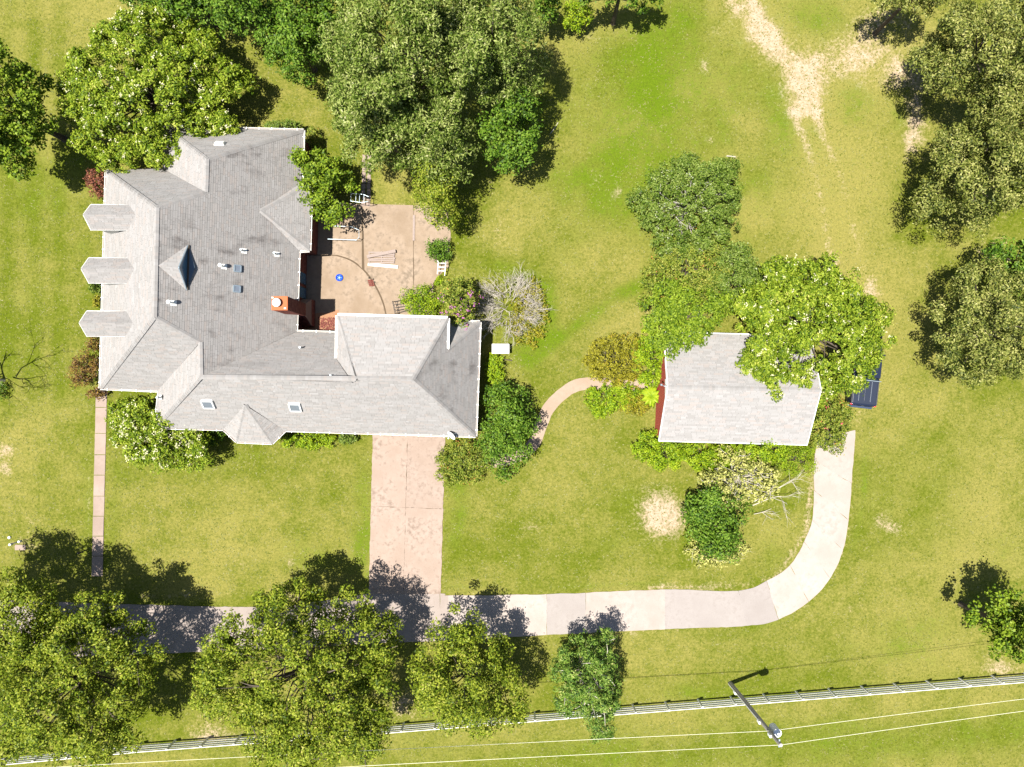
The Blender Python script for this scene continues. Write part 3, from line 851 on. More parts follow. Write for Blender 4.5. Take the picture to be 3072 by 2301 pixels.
# east dormer with blue triangular glazing
A0 = W(477, 797, 8.93); T0 = W(564, 736, 7.75); B0 = W(560, 870, 7.75); Ax = W(536, 803, 9.0); Fx = W(587, 803, 7.55)
ed = MB()
ed.poly([A0, Ax, T0]); ed.poly([A0, B0, Ax]); ed.poly([T0, Ax, B0])
edo = ed.build('dormer', M['underlay'], house)
shingles([[A0 + up_, T0 + up_, Ax + up_]], .0, edo, dump, .15); shingles([[A0 + up_, Ax + up_, B0 + up_]], .0, edo, dump, .15)
dr = Vector((.03, 0, .02))
g1 = MB(); mid0 = (T0 + B0) / 2
g1.poly([T0 + dr, Ax + dr, B0 + dr]); g1.build('window_pane', M['glass_teal'], edo)
g2 = MB(); g2.poly([T0 + Vector((.05, 0, .05)), B0 + Vector((.05, 0, .05)), Fx + Vector((0, 0, .12))]); g2.build('flashing', M['flash_blue'], edo)
g3 = MB(); g3.bar(T0 + Vector((.06, 0, .06)), B0 + Vector((.06, 0, .06)), .13, .10); g3.build('window_sill', M['bark'], edo)
g4 = MB(); g4.bar(T0 + Vector((.03, 0, .06)), Ax + Vector((.03, 0, .06)), .07, .07); g4.bar(B0 + Vector((.03, 0, .06)), Ax + Vector((.03, 0, .06)), .07, .07); g4.build('trim', M['steel'], edo)

# windows and doors on the courtyard wall
def wall_window(py0, py1, z0, z1, xw, name='window'):
    ya = W(900, py0, 0).y; yb = W(900, py1, 0).y
    fr = MB(); fr.box((xw, (ya + yb) / 2, (z0 + z1) / 2), (.10, abs(ya - yb), z1 - z0))
    f = fr.build(name, M['dark_metal'], house)
    n = max(1, round(abs(ya - yb) / .75)); w = abs(ya - yb) / n
    for i in range(n):
        pn = MB(); pn.box((xw + .045, min(ya, yb) + w * (i + .5), (z0 + z1) / 2), (.03, w - .1, z1 - z0 - .12))
        pn.build('pane', M['glass_teal'], f)
xwE = (wl[5].x + wl[6].x) / 2 + .02
wall_window(822, 858, .15, 2.4, xwE + .0)
wall_window(866, 900, .15, 2.4, xwE - .0)

# brick relief on the courtyard faces (walls and chimney)
def brick_face(mb, o, u, v, wid, hei, n, bw=.215, bh=.075, gap=.012, prob=1.0):
    rows = int(hei / bh)
    for r_ in range(rows):
        x = -(r_ % 2) * bw / 2
        while x < wid:
            a = max(0, x) + gap / 2; b = min(wid, x + bw) - gap / 2; x += bw
            if b - a < .03: continue
            c = o + u * ((a + b) / 2) + v * (r_ * bh + bh / 2) + n * .004
            mb.box(c, (b - a, bh - gap, .02 + RS.uniform(0, .006)), u, v, n)
bf = MB()
for i, j in ((1, 2), (3, 4), (5, 6)):
    a, b = wl[i], wl[j]; u = (b - a).normalized(); n = Vector((-u.y, u.x, 0)); n = n if n.x > 0 else -n
    uu = u; L = (b - a).length
    brick_face(bf, Vector((a.x, a.y, 0)) + n * .004, uu, Vector((0, 0, 1)), L, EZ - .2, n)
bf.build('brickwork', M['brick'], walls, 'stuff')

# chimney
cz = 6.25; s_ = (H - cz) / H / PPM
x0, x1 = (817 - CX) * s_, (863 - CX) * s_; y1, y0 = (CY - 890) * s_, (CY - 930) * s_
ch = MB()
ch.box(((x0 + x1) / 2, (y0 + y1) / 2, (cz + 1.9) / 2), (x1 - x0 - .04, y1 - y0 - .04, cz - 1.9))
ch.v = []; ch.f = []
def ring(xa, xb, ya, yb, z): return [(xa, ya, z), (xb, ya, z), (xb, yb, z), (xa, yb, z)]
rings = [ring(x0, x1 + .12, y0 - .62, y1 + .45, 0), ring(x0, x1 + .12, y0 - .62, y1 + .45, 1.0), ring(x0, x1, y0, y1, 2.1), ring(x0, x1, y0, y1, cz)]
for rg in rings: ch.v += rg
for i in range(3):
    for k in range(4):
        k2 = (k + 1) % 4; ch.f.append((i * 4 + k, i * 4 + k2, i * 4 + 4 + k2, i * 4 + 4 + k))
ch.f.append((12, 13, 14, 15))
chim = ch.build('chimney', M['mortar'], house)
cb_ = MB()
Xv, Yv, Zv = Vector((1, 0, 0)), Vector((0, 1, 0)), Vector((0, 0, 1))
brick_face(cb_, Vector((x1, y0, 2.1)), Yv, Zv, y1 - y0, cz - 2.1, Xv)
brick_face(cb_, Vector((x0, y0, 2.1)), Xv, Zv, x1 - x0, cz - 2.1, -Yv)
brick_face(cb_, Vector((x0, y1, 2.1)), Xv, Zv, x1 - x0, cz - 2.1, Yv)
brick_face(cb_, Vector((x1 + .12, y0 - .62, 0)), Yv, Zv, y1 - y0 + 1.07, 1.0, Xv)
brick_face(cb_, Vector((x0, y0 - .62, 0)), Xv, Zv, x1 - x0 + .12, 1.0, -Yv)
tn = Vector((0, -1.1, .62)).normalized(); tv = Vector((-.06, .62, 1.1)).normalized()
brick_face(cb_, Vector((x0, y0 - .62, 1.0)), Xv, tv, x1 - x0 + .05, 1.25, tn)
cb_.build('brickwork', M['brick'], chim, 'stuff')
cc = MB(); cc.box(((x0 + x1) / 2, (y0 + y1) / 2, cz + .05), (x1 - x0 + .06, y1 - y0 + .06, .10)); cc.build('chimney_crown', M['copper'], chim, bevel=.02)
fc = ((x0 * .62 + x1 * .38), (y0 + y1) / 2 + .02, cz + .1)
cp = MB(); cp.lathe(fc, [(.2, 0), (.2, .25)], 20); cp.build('flue', M['steel'], chim)
cp = MB(); cp.lathe((fc[0], fc[1], fc[2] + .22), [(.28, 0), (.29, .03), (.27, .09), (.15, .14), (.02, .16)], 24); cp.build('flue_cap', M['white'], chim, smooth=True)
for dx, dy in ((-.04 + x0 + .1, y1 - .08), (x1 - .13, y0 + .1)):
    kk = MB(); kk.box((dx, dy, cz + .13), (.13, .09, .06)); kk.build('mortar_lump', M['white_dirty'], chim)

# skylights, vents on the roof planes
def skylight(px, py, plane, w, h, big=True):
    p, n = on_plane(px, py, plane); u = Vector((0, 0, 1)).cross(n).normalized(); v = n.cross(u)
    f = MB(); t = .07
    for a, b in (((-w / 2, -h / 2), (w / 2, -h / 2)), ((-w / 2, h / 2), (w / 2, h / 2)), ((-w / 2, -h / 2), (-w / 2, h / 2)), ((w / 2, -h / 2), (w / 2, h / 2))):
        f.bar(p + u * a[0] + v * a[1] + n * .09, p + u * b[0] + v * b[1] + n * .09, t, .16, n)
    sk = f.build('skylight', M['white'] if big else M['steel'], house)
    g = MB(); g.box(p + n * .12, (w - t, h - t, .05), u, v, n); g.build('pane', M['glass_sky'], sk)
S_pl = [P6, SWs, SE, P7]; E_pl = Efit; N_pl = [P6, Gsw, IC]
skylight(625, 1210, S_pl, .72, .72); skylight(886, 1219, S_pl, .72, .72)
skylight(711, 806, E_pl, .42, .42, False); skylight(709, 867, E_pl, .42, .42, False)
def vent(px, py, plane, kind=0):
    p, n = on_plane(px, py, plane)
    u = Vector((0, 0, 1)).cross(n).normalized(); v = n.cross(u)
    f = MB(); f.box(p + n * .03, (.34, .38, .02), u, v, n)
    o = f.build('vent_flashing', M['white_dirty'], house)
    t = MB(); t.lathe(p, [(.06, 0), (.06, .62)], 10); t.build('vent_pipe', M['steel'] if kind == 0 else M['white'], o)
    if kind == 1:
        t = MB(); t.lathe(p + Vector((0, 0, .62)), [(.12, 0), (.14, .06), (.10, .12), (.02, .15)], 14); t.build('vent_cap', M['white'], o, smooth=True)
for px, py, pl, k in ((732, 753, E_pl, 0), (830, 763, E_pl, 0), (672, 800, E_pl, 1), (520, 909, E_pl, 1), (907, 1043, N_pl, 0), (998, 1127, N_pl, 0), (483, 1192, [P5, P6, SWs], 0)):
    vent(px, py, pl, k)
p, n = on_plane(660, 434, [P1, NWn, NE]); u = Vector((0, 0, 1)).cross(n).normalized(); v = n.cross(u)
b_ = MB(); b_.box(p + n * .1, (.75, .45, .2), u, v, n, .75); b_.build('roof_vent', M['white_dirty'], house, bevel=.04)

# ------------------------------------------------------------------ detached garage
gar = empty('garage', W(2200, 1160, 0), 'detached garage with pale gable roof and red siding beside the lane', 'garage')
gz, gr = 2.7, 4.9
gSW = W(1978, 1322, gz); gSE = W(2420, 1334, gz); gNW = W(1992, 997, gz); gNE = W(2432, 1008, gz); gRW = W(2004, 1161, gr); gRE = W(2462, 1170, gr)
dk = MB()
for pl in ([gRW, gSW, gSE, gRE], [gRW, gRE, gNE, gNW]):
    dk.poly([p - Vector((0, 0, .03)) for p in (pl if newell_sign(pl) else pl[::-1])])
gro = dk.build('roof', M['underlay'], gar)
shingles([[gRW, gSW, gSE, gRE]], 0, gro, dump, .15); shingles([[gRW, gRE, gNE, gNW]], .05, gro, dump, .15); capline(gRW, gRE, gro, .03, .14)
ins = .22
wp = [gSW + Vector((ins, ins, 0)), gSE + Vector((-ins, ins, 0)), gNE + Vector((-ins, -ins, 0)), gNW + Vector((ins, -ins, 0))]
gm = MB()
ra = (gRW + Vector((ins, 0, -.12))); rb = gRE + Vector((-ins, 0, -.12))
lowz = gz - .02
q = [Vector((p.x, p.y, 0)) for p in wp]; qt = [Vector((p.x, p.y, lowz)) for p in wp]
gm.poly([q[0], q[1], qt[1], qt[0]]); gm.poly([q[1], q[2], qt[2], rb, qt[1]]); gm.poly([q[2], q[3], qt[3], qt[2]]); gm.poly([q[3], q[0], qt[0], ra, qt[3]])
gwl = gm.build('wall', M['redside'], gar)
# lapped siding boards on the west gable
a, b = q[3], q[0]; u = (b - a).normalized(); nW = Vector((-1, 0, 0)); L = (b - a).length
for k in range(26):
    z = .1 + k * .15
    lim = 0 if z < lowz - .15 else (z + .15 - lowz) / (gr - .12 - lowz) * L / 2
    if L - 2 * lim < .3: break
    sb = MB(); sb.bar(a + u * lim + Vector((-.03, 0, z + .07)), b - u * lim + Vector((-.03, 0, z + .07)), .03, .135); sb.build('siding_board', M['redside'], gwl)
tr = MB()
for p0, p1 in ((gSW, gRW), (gNW, gRW), (gSE, gRE), (gNE, gRE)):
    sgn = -1 if p0 in (gSW, gNW) else 1
    tr.bar(p0 + Vector((sgn * .03, 0, -.09)), p1 + Vector((sgn * .03, 0, -.09)), .05, .2)
tr.bar(gSW + Vector((0, -.03, -.08)), gSE + Vector((0, -.03, -.08)), .05, .16); tr.bar(gNW + Vector((0, .03, -.08)), gNE + Vector((0, .03, -.08)), .05, .16)
tr.build('trim', M['white'], gar)
gv = MB(); gv.box(gRW + Vector((.13, -.2, -.95)), (.08, 1.5, .9)); gv.build('gable_panel', M['white'], gar)
lamp = MB(); lamp.tube([gRW + Vector((.05, 0, -.1)), gRW + Vector((-.22, .06, -.2)), gRW + Vector((-.34, .14, -.35))], .025, 6); lamp.lathe(gRW + Vector((-.36, .15, -.46)), [(.09, 0), (.07, .1), (.02, .14)], 10)
lamp.build('yard_light', M['steel'], gar)

# ------------------------------------------------------------------ plants
def leaves_mesh(name, C, N, L, Wd, rng, droop=.0, fold=.25):
    """one bent diamond per leaf: C centres, N normals, L length, Wd width"""
    n = len(C)
    t = rng.normal(size=(n, 3)); t -= (t * N).sum(1, keepdims=True) * N
    t /= np.linalg.norm(t, axis=1, keepdims=True) + 1e-9
    t[:, 2] -= droop; t /= np.linalg.norm(t, axis=1, keepdims=True)
    b = np.cross(N, t); b /= np.linalg.norm(b, axis=1, keepdims=True) + 1e-9
    Ls = (L * rng.uniform(.65, 1.3, n))[:, None]; Ws = (Wd * rng.uniform(.7, 1.25, n))[:, None]
    V = np.empty((n, 4, 3))
    V[:, 0] = C - t * Ls * .5; V[:, 2] = C + t * Ls * .5 - N * Ls * .12
    V[:, 1] = C + b * Ws * .5 + N * Ws * fold + t * Ls * .06; V[:, 3] = C - b * Ws * .5 + N * Ws * fold + t * Ls * .06
    F = np.arange(n * 4).reshape(n, 4)
    return np_mesh(name, V.reshape(-1, 3), F)

SPEC = {   # leaf length, width, leaves per m2 of crown plan, bough radius, droop, normal-up weight
 'pecan': (.23, .085, 500, 1.55, .5, 0.43), 'myrtle': (.19, .095, 500, 1.05, .2, 0.49), 'maple': (.21, .15, 287, 1.15, .2, 0.58), 'dark': (.20, .11, 350, 1.15, .2, 0.51),
 'oak': (.19, .09, 462, 1.45, .2, 0.43), 'sweetgum': (.19, .105, 412, 1.35, .3, 0.45), 'bush': (.14, .085, 525, .75, .1, 0.53), 'bright': (.14, .08, 450, .5, .1, 0.53),
 'olive': (.12, .07, 500, .5, .1, 0.51), 'red': (.12, .08, 412, .42, .1, 0.51), 'brownred': (.12, .08, 362, .42, .1, 0.51), 'pale': (.15, .11, 150, .6, .1, 0.53),
 'juniper': (.24, .07, 475, .75, -.3, 0.41), 'mixed': (.14, .08, 425, .52, .1, 0.51),
}
def plant(name, label, cat, px, py, zc, rpx, rpy=None, rz=None, spec='maple', group=None, seed=1, flowers=None, fl_n=0, bark='bark', trunk_r=None, lobes=.16, dens=1.0,
          twigs=0, rot=0.0, box=0.0, fill=.86, stems=1, fl_zone=None, gaps=.12, crown_name='crown', minz=.05, lsc=1.0):
    rng = np.random.default_rng(seed); rnd = random.Random(seed)
    rpy = rpy or rpx; c = W(px, py, zc); s = (H - zc) / H / PPM
    rx, ry = rpx * s, rpy * s; rz = rz or min(rx, ry) * .75
    L, Wd, den, cr, droop, upw = SPEC[spec]
    L *= lsc; Wd *= lsc
    br = min(cr, .5 * min(rx, ry), .85 * rz)
    root = empty(name, (c.x, c.y, 0), label, cat, group)
    ph = rng.uniform(0, 6.28, 4); cr_, sr_ = math.cos(rot), math.sin(rot)
    def lobe(az): return 1 + lobes * (.5 * np.sin(2 * az + ph[0]) + .6 * np.sin(3 * az + ph[1]) + .5 * np.sin(5 * az + ph[2]) + .45 * np.sin(9 * az + ph[3]))
    area = math.pi * rx * ry
    # boughs spread over the crown dome by dart throwing, so that gaps stay between them
    sp = br * 1.28; B = []
    for _ in range(2600):
        r_ = math.sqrt(rng.random()); a_ = rng.uniform(0, 6.283); lo_ = float(lobe(np.array([a_]))[0])
        if box > 0: lo_ *= max(abs(math.cos(a_)), abs(math.sin(a_))) ** -box * .95
        x_, y_ = r_ * math.cos(a_) * lo_ * max(.12, rx - br * .98), r_ * math.sin(a_) * lo_ * max(.12, ry - br * .98)
        z_ = math.sqrt(max(0, 1 - r_ * r_)) * (rz - br * .5) * rng.uniform(.62, 1.05) - (.25 * rz if r_ > .75 else 0)
        if all((x_ - q[0]) ** 2 + (y_ - q[1]) ** 2 + .35 * (z_ - q[2]) ** 2 > sp * sp for q in B):
            if rng.random() > gaps * .4: B.append((x_, y_, z_))
    # lower storey that closes the view to the ground
    B2 = []
    for _ in range(900):
        r_ = math.sqrt(rng.random()) * .82; a_ = rng.uniform(0, 6.283); lo_ = float(lobe(np.array([a_]))[0])
        x_, y_ = r_ * math.cos(a_) * lo_ * max(.12, rx - br * .98), r_ * math.sin(a_) * lo_ * max(.12, ry - br * .98)
        z_ = rz * (-.25 + .35 * math.sqrt(1 - r_ * r_)) * rng.uniform(.7, 1.1)
        if all((x_ - q[0]) ** 2 + (y_ - q[1]) ** 2 > (br * 1.35) ** 2 for q in B2): B2.append((x_, y_, z_))
    ntop = len(B); B += B2
    # a lower skirt on the outside
    for k_ in range(int(6.283 * min(rx, ry) / (br * 1.7))):
        a_ = k_ * br * 1.7 / min(rx, ry) + rng.uniform(-.2, .2); lo_ = float(lobe(np.array([a_]))[0])
        B.append((max(.1, rx - br * 1.05) * lo_ * math.cos(a_), max(.1, ry - br * 1.05) * lo_ * math.sin(a_), -rz * rng.uniform(.25, .6)))
    B = np.array(B); X, Y = B[:, 0] * cr_ - B[:, 1] * sr_, B[:, 0] * sr_ + B[:, 1] * cr_
    CC = np.stack([X + c.x, Y + c.y, B[:, 2] + zc], 1); ncl = len(CC)
    crad = br * rng.uniform(.72, 1.2, ncl)
    # sprays on every bough
    ns = 13; sd = rng.normal(size=(ncl, ns, 3)); sd[:, :, 2] = np.abs(sd[:, :, 2]) * .9 - .12; sd /= np.linalg.norm(sd, axis=2, keepdims=True)
    SP = CC[:, None, :] + sd * (crad[:, None] * rng.uniform(.55, .98, (ncl, ns)))[:, :, None] * np.array([1, 1, .8])
    SR = crad[:, None] * rng.uniform(.24, .46, (ncl, ns)); SPf = SP.reshape(-1, 3); SRf = SR.ravel(); SDf = sd.reshape(-1, 3)
    nl = int(den * dens * area)
    pw = SRf ** 2 * (1 + .35 * SDf[:, 2]) * rng.uniform(.5, 1.3, len(SRf)); pw = np.clip(pw, 1e-4, None); pw /= pw.sum()
    ci = rng.choice(len(SPf), nl, p=pw)
    d0 = rng.normal(size=(nl, 3)); d0[:, 2] += .35; d0 /= np.linalg.norm(d0, axis=1, keepdims=True)
    rfac = 1 - .55 * rng.random(nl) ** 1.6
    out = rng.random(nl) < .05
    rfac[out] *= rng.uniform(1.15, 1.7, out.sum())
    P = SPf[ci] + d0 * (SRf[ci] * rfac)[:, None] * np.array([1, 1, .75])
    d = d0 * .55 + SDf[ci] * .75; d /= np.linalg.norm(d, axis=1, keepdims=True) + 1e-9
    P[:, 2] = np.maximum(P[:, 2], minz)
    N = d * (1 - upw) + np.array([0, 0, upw]) + rng.normal(0, .30, (nl, 3)); N /= np.linalg.norm(N, axis=1, keepdims=True)
    me = leaves_mesh(crown_name, P, N, L, Wd, rng, droop)
    link(crown_name, me, LM[spec], root)
    # blossom on the sunny upper side
    if flowers and fl_n:
        cen = np.array([c.x, c.y, zc])
        sel = np.where((d[:, 2] > .25) & (P[:, 2] > zc - rz * .2))[0]
        if fl_zone is not None: sel = sel[fl_zone(P[sel] - cen)]
        nb = min(fl_n, len(sel)); sel = rng.choice(sel, nb, replace=False)
        k = 8
        base_ = np.repeat(P[sel] + d[sel] * .10 + np.array([0, 0, .08]), k, 0)
        ax = np.repeat(d[sel] + rng.normal(0, .4, (nb, 3)), k, 0)
        fP = base_ + ax * rng.uniform(-.15, .15, (nb * k, 1)) + rng.normal(0, .05, (nb * k, 3))
        fN = rng.normal(0, .5, (nb * k, 3)) + np.array([0, 0, .8]); fN /= np.linalg.norm(fN, axis=1, keepdims=True)
        link('blossom', leaves_mesh('blossom', fP, fN, .10, .075, rng, 0), M[flowers], root)
    # trunk and limbs
    tb = MB(); tr = trunk_r or max(.03, .035 * rz + .018 * max(rx, ry))
    hub = Vector((c.x + rnd.uniform(-.2, .2) * rx * .2, c.y, max(.15, zc - rz * .55)))
    if stems == 1:
        tb.tube([(c.x, c.y, -.1), (c.x, c.y, .15), hub.lerp(Vector((c.x, c.y, 0)), .5), hub], [tr * 1.5, tr * 1.15, tr, tr * .8], 8)
    else:
        for k in range(stems):
            a = 6.28 * k / stems
            tb.tube([(c.x + .15 * math.cos(a), c.y + .15 * math.sin(a), -.05), (c.x + rx * .12 * math.cos(a), c.y + ry * .12 * math.sin(a), hub.z * .5), hub + Vector((rx * .2 * math.cos(a), ry * .2 * math.sin(a), 0))], [tr, tr * .8, tr * .6], 6)
    order = list(range(ncl)); rnd.shuffle(order)
    for k in order[:min(ncl, 46)]:
        e = Vector(CC[k]); m = hub.lerp(e, .5) + Vector((rnd.uniform(-.1, .1) * rx, rnd.uniform(-.1, .1) * ry, rnd.uniform(0, .12) * rz))
        tb.tube([hub, m, e], [tr * .32, tr * .2, tr * .07], 5, False)
        for _ in range(twigs):
            q = rnd.choice((m, e)); dv = Vector((rnd.gauss(0, 1), rnd.gauss(0, 1), rnd.uniform(.1, 1.1))).normalized()
            e2 = q + dv * crad[k] * rnd.uniform(.8, 1.5)
            tb.tube([q, q.lerp(e2, .5) + Vector((rnd.uniform(-.1, .1), rnd.uniform(-.1, .1), .05)), e2], [tr * .22, tr * .15, tr * .06], 4, False)
    tb.build('trunk', M[bark], root)
    return root

def branchy(mb, p, d, L, r, depth, rnd, spread=.6, up=.05, nseg=3, tips=None):
    pts = [p]; q = p.copy(); dd = d.copy()
    for i in range(nseg):
        dd = (dd + Vector((rnd.gauss(0, .16), rnd.gauss(0, .16), rnd.gauss(0, .12) + up))).normalized(); q = q + dd * (L / nseg); pts.append(q.copy())
    mb.tube(pts, [r * (1 - .55 * i / nseg) for i in range(nseg + 1)], 4 if depth < 3 else 5, False)
    if tips is not None and depth == 0: tips.append(q.copy())
    if depth > 0:
        for k in range(rnd.choice((2, 3, 3))):
            t = rnd.uniform(.35, 1.0); idx = min(nseg - 1, int(t * nseg)); s = pts[idx].lerp(pts[idx + 1], t * nseg - idx)
            nd = (dd + Vector((rnd.gauss(0, spread), rnd.gauss(0, spread), rnd.gauss(0, spread * .6)))).normalized()
            branchy(mb, s, nd, L * rnd.uniform(.6, .85), r * .58, depth - 1, rnd, spread, up, nseg, tips)

T = 'tree'; S = 'shrub'
gtop = 'tall trees along the north edge'; gst = 'trees between the lane and the fence'; goak = 'oaks on the east edge'
plant('broadleaf_tree', 'dark green leafy tree cut by the left edge of the photo, upper left', T, 25, 325, 6, 118, 205, 3.6, 'maple', None, 3, dens=1.1, lobes=.2)
plant('flowering_tree', 'wide crape myrtle with cream blossom overhanging the north-west roof of the house', T, 440, 270, 4.3, 288, 262, 2.7, 'myrtle', 'cream flowered crape myrtles', 4, 'cream_flower', 260, lobes=.12, stems=4, gaps=.03, dens=1.1)
plant('broadleaf_tree', 'dark tree at the top edge above the wide cream flowered crape myrtle', T, 560, -35, 5, 150, 95, 3, 'dark', gtop, 5)
plant('broadleaf_tree', 'shadowy dark green tree on the top edge left of the tall pecan', T, 730, 25, 5.5, 110, 80, 3.4, 'dark', gtop, 6)
plant('broadleaf_tree', 'mid green tree tucked against the left side of the tall pecan, over the open lawn', T, 885, 115, 5, 108, 112, 3, 'dark', gtop, 7)
plant('broadleaf_tree', 'dark green tree in the shade at the top edge, touching the tall pecan', T, 930, -5, 6, 110, 90, 3.4, 'dark', gtop, 71)
plant('broadleaf_tree', 'dark green tree at the very top between crape myrtle and pecan', T, 400, -60, 5, 90, 80, 3, 'dark', gtop, 8)
plant('pecan_tree', 'tall pale olive pecan, the largest crown, at the top centre', T, 1235, 130, 9, 300, 260, 5.5, 'pecan', gtop, 9, lobes=.2, gaps=.16)
plant('pecan_tree', 'pale olive pecan crown nearest the small tree by the house', T, 1140, 345, 8, 165, 165, 4.5, 'pecan', gtop, 10, gaps=.08)
plant('pecan_tree', 'olive pecan crown on the right of the tallest pecan, shading the lawn', T, 1480, 130, 9, 165, 190, 4.5, 'pecan', gtop, 12)
plant('broadleaf_tree', 'bright green rounded tree below the right-hand pecan at the open lawn', T, 1535, 385, 5.5, 98, 125, 3, 'dark', gtop, 13, lobes=.2)
plant('pecan_tree', 'lower olive pecan crown reaching towards the patio corner', T, 1330, 420, 7, 125, 115, 3.6, 'pecan', gtop, 14)
plant('broadleaf_tree', 'light green tree drooping over the patio corner beyond the pecans', T, 1310, 565, 5, 82, 105, 2.6, 'sweetgum', None, 15, lobes=.22, lsc=.85)
plant('shrub', 'round light green shrub at the top edge right of the pecans', S, 1735, 42, 2, 55, 44, 1.5, 'bright', None, 16)
plant('broadleaf_tree', 'dark narrow tree at the top edge between pecan and round shrub', T, 1640, 5, 4, 45, 55, 2.6, 'dark', gtop, 17)
plant('broadleaf_tree', 'dark tree barely showing on the top edge right of the round shrub', T, 1870, -40, 5, 130, 48, 2.8, 'dark', gtop, 18)
plant('broadleaf_tree', 'bright green tree over the house wall and the upper patio', T, 965, 552, 3.6, 104, 120, 2.0, 'maple', None, 19, lobes=.2, lsc=.9)
# east edge oaks
plant('oak_tree', 'oak at the right edge, topmost of the large oaks', T, 2985, 130, 7.5, 210, 190, 4, 'oak', goak, 20, lobes=.2)
plant('oak_tree', 'sparse oak reaching over the bare soil at the top right', T, 2760, -30, 6, 120, 70, 3, 'oak', goak, 21, lobes=.25, dens=.8, gaps=.25)
plant('oak_tree', 'dense grey green oak above the shaded bare gap on the right edge', T, 2965, 510, 7, 180, 190, 4, 'oak', goak, 22, lobes=.18)
plant('oak_tree', 'oak crown cut by the right edge between the two larger upper oaks', T, 3090, 340, 7.5, 150, 190, 4, 'oak', goak, 23)
plant('oak_tree', 'oak on the right edge, level with the detached garage', T, 2985, 985, 6, 165, 195, 3.6, 'oak', goak, 24, lobes=.2, gaps=.16)
plant('oak_tree', 'dark oak on the right edge above the one level with the garage', T, 3090, 790, 6, 90, 110, 3.4, 'dark', goak, 25)
plant('broadleaf_tree', 'lone green tree at the lower right edge above the white fence', T, 3050, 1895, 6.0, 105, 118, 3.4, 'maple', None, 26, lobes=.22)
# round bush group north of the garage
plant('flowering_tree', 'round crape myrtle with cream blossom shading the garage and the dark pickup', T, 2442, 988, 4.6, 254, 224, 2.3, 'myrtle', 'cream flowered crape myrtles', 27, 'cream_flower', 220, dens=1.1, lobes=.1, stems=4, gaps=.05)
plant('broadleaf_tree', 'dense round green tree standing in the lawn north of the garage', T, 2068, 612, 2.6, 176, 158, 1.9, 'bush', None, 28, lobes=.17, twigs=1, bark='pale_bark', gaps=.04)
plant('shrub', 'rusty olive shrub below the dense round green tree', S, 2065, 800, 2.0, 135, 112, 1.4, 'mixed', None, 29, gaps=.05)
plant('shrub', 'bluish dark green shrub touching the left side of the garage crape myrtle', S, 2215, 835, 2.4, 86, 112, 1.6, 'bush', None, 30)
plant('broadleaf_tree', 'fresh green tree with drooping sprays over the garage roof corner', T, 2050, 955, 3.9, 150, 116, 1.5, 'maple', None, 31, lobes=.22, lsc=.75)
plant('shrub', 'rounded olive yellow shrub above the end of the curved path', S, 1850, 1078, 1.2, 98, 86, 1.1, 'olive', None, 32, gaps=.04, twigs=1, lobes=.08)
plant('shrub', 'green shrub between the olive shrub and the red garage wall', S, 1955, 1075, 1.3, 62, 96, 1.1, 'bright', None, 33)
plant('shrub', 'low shrub along the lower side of the path end', S, 1840, 1192, .6, 92, 48, .55, 'bright', None, 34)
plant('shrub', 'olive low shrub between path end and yellow green fan plant', S, 1900, 1205, .6, 56, 44, .55, 'olive', None, 35)
plant('shrub', 'small yellow green clump on the lawn below the path end', S, 1800, 1235, .3, 26, 24, .28, 'bright', None, 36)
plant('shrub', 'bright leafy shrub at the lower left corner of the garage', S, 1985, 1345, 1.0, 92, 68, .9, 'bright', None, 37)
plant('shrub', 'low green shrub directly below the garage eave, left part', S, 2130, 1368, .9, 98, 50, .8, 'bright', None, 38)
plant('shrub', 'rounded bright green shrub pushing up over the lower garage eave', S, 2285, 1342, 1.9, 98, 56, 1.3, 'bright', None, 39)
plant('shrub', 'dark green shrub below the garage next to the pale lane end', S, 2392, 1376, 1.2, 82, 58, 1.0, 'bright', None, 40, lsc=.6)
plant('shrub', 'rusty rose bush at the lower right corner of the garage', S, 2490, 1270, 1.3, 78, 92, 1.1, 'mixed', None, 41, 'rose_flower', 5)
plant('broadleaf_tree', 'half bare pale leaved tree with grey branches below the garage shrubs', T, 2225, 1440, 2.2, 135, 88, 1.6, 'pale', None, 42, bark='dead_wood', twigs=2, gaps=.2, lobes=.25)
plant('broadleaf_tree', 'dark green round tree right of the bare soil patch', T, 2140, 1560, 2.6, 98, 118, 2.2, 'dark', None, 43, lobes=.15)
plant('shrub', 'pale leaved straggly shrub on the lower fringe of the dark round tree', S, 2150, 1655, 1.0, 100, 62, .9, 'pale', None, 44, bark='dead_wood', twigs=2, gaps=.2)
# planting round the house
plant('flowering_tree', 'white flowering shrub tree at the south-west corner of the house beside the front walk', T, 480, 1312, 2.5, 168, 112, 1.6, 'myrtle', None, 45, 'cream_flower', 190, stems=4, lobes=.18)
plant('shrub', 'white flowering shrub in the roof notch next to the front walk', S, 395, 1240, 1.6, 84, 58, 1.3, 'myrtle', None, 46, 'cream_flower', 30)
plant('shrub', 'dark leafy shrub under the south eave left of the bay', S, 628, 1312, .9, 52, 28, .8, 'dark', None, 47, lsc=.7)
plant('shrub', 'bright shrub under the south eave right of the bay', S, 920, 1318, .6, 82, 38, .6, 'bright', None, 48)
plant('shrub', 'small shrub under the south eave beside the driveway', S, 1045, 1316, .5, 34, 20, .5, 'bush', None, 49)
plant('shrub', 'red leaved shrub at the north-west wall beneath the crape myrtle', S, 288, 545, 1.0, 42, 46, .9, 'red', None, 50)
plant('shrub', 'bronze leaved shrub by the west wall, the larger of the bronze pair', S, 252, 1105, 1.3, 55, 54, 1.1, 'brownred', None, 51, lobes=.25)
plant('shrub', 'small bronze shrub at the top end of the front walk', S, 288, 1180, .7, 30, 22, .6, 'brownred', None, 52)
plant('shrub', 'thin reddish shrub under the west eave between third dormer and bronze shrub', S, 278, 1030, .7, 20, 28, .6, 'brownred', None, 53)
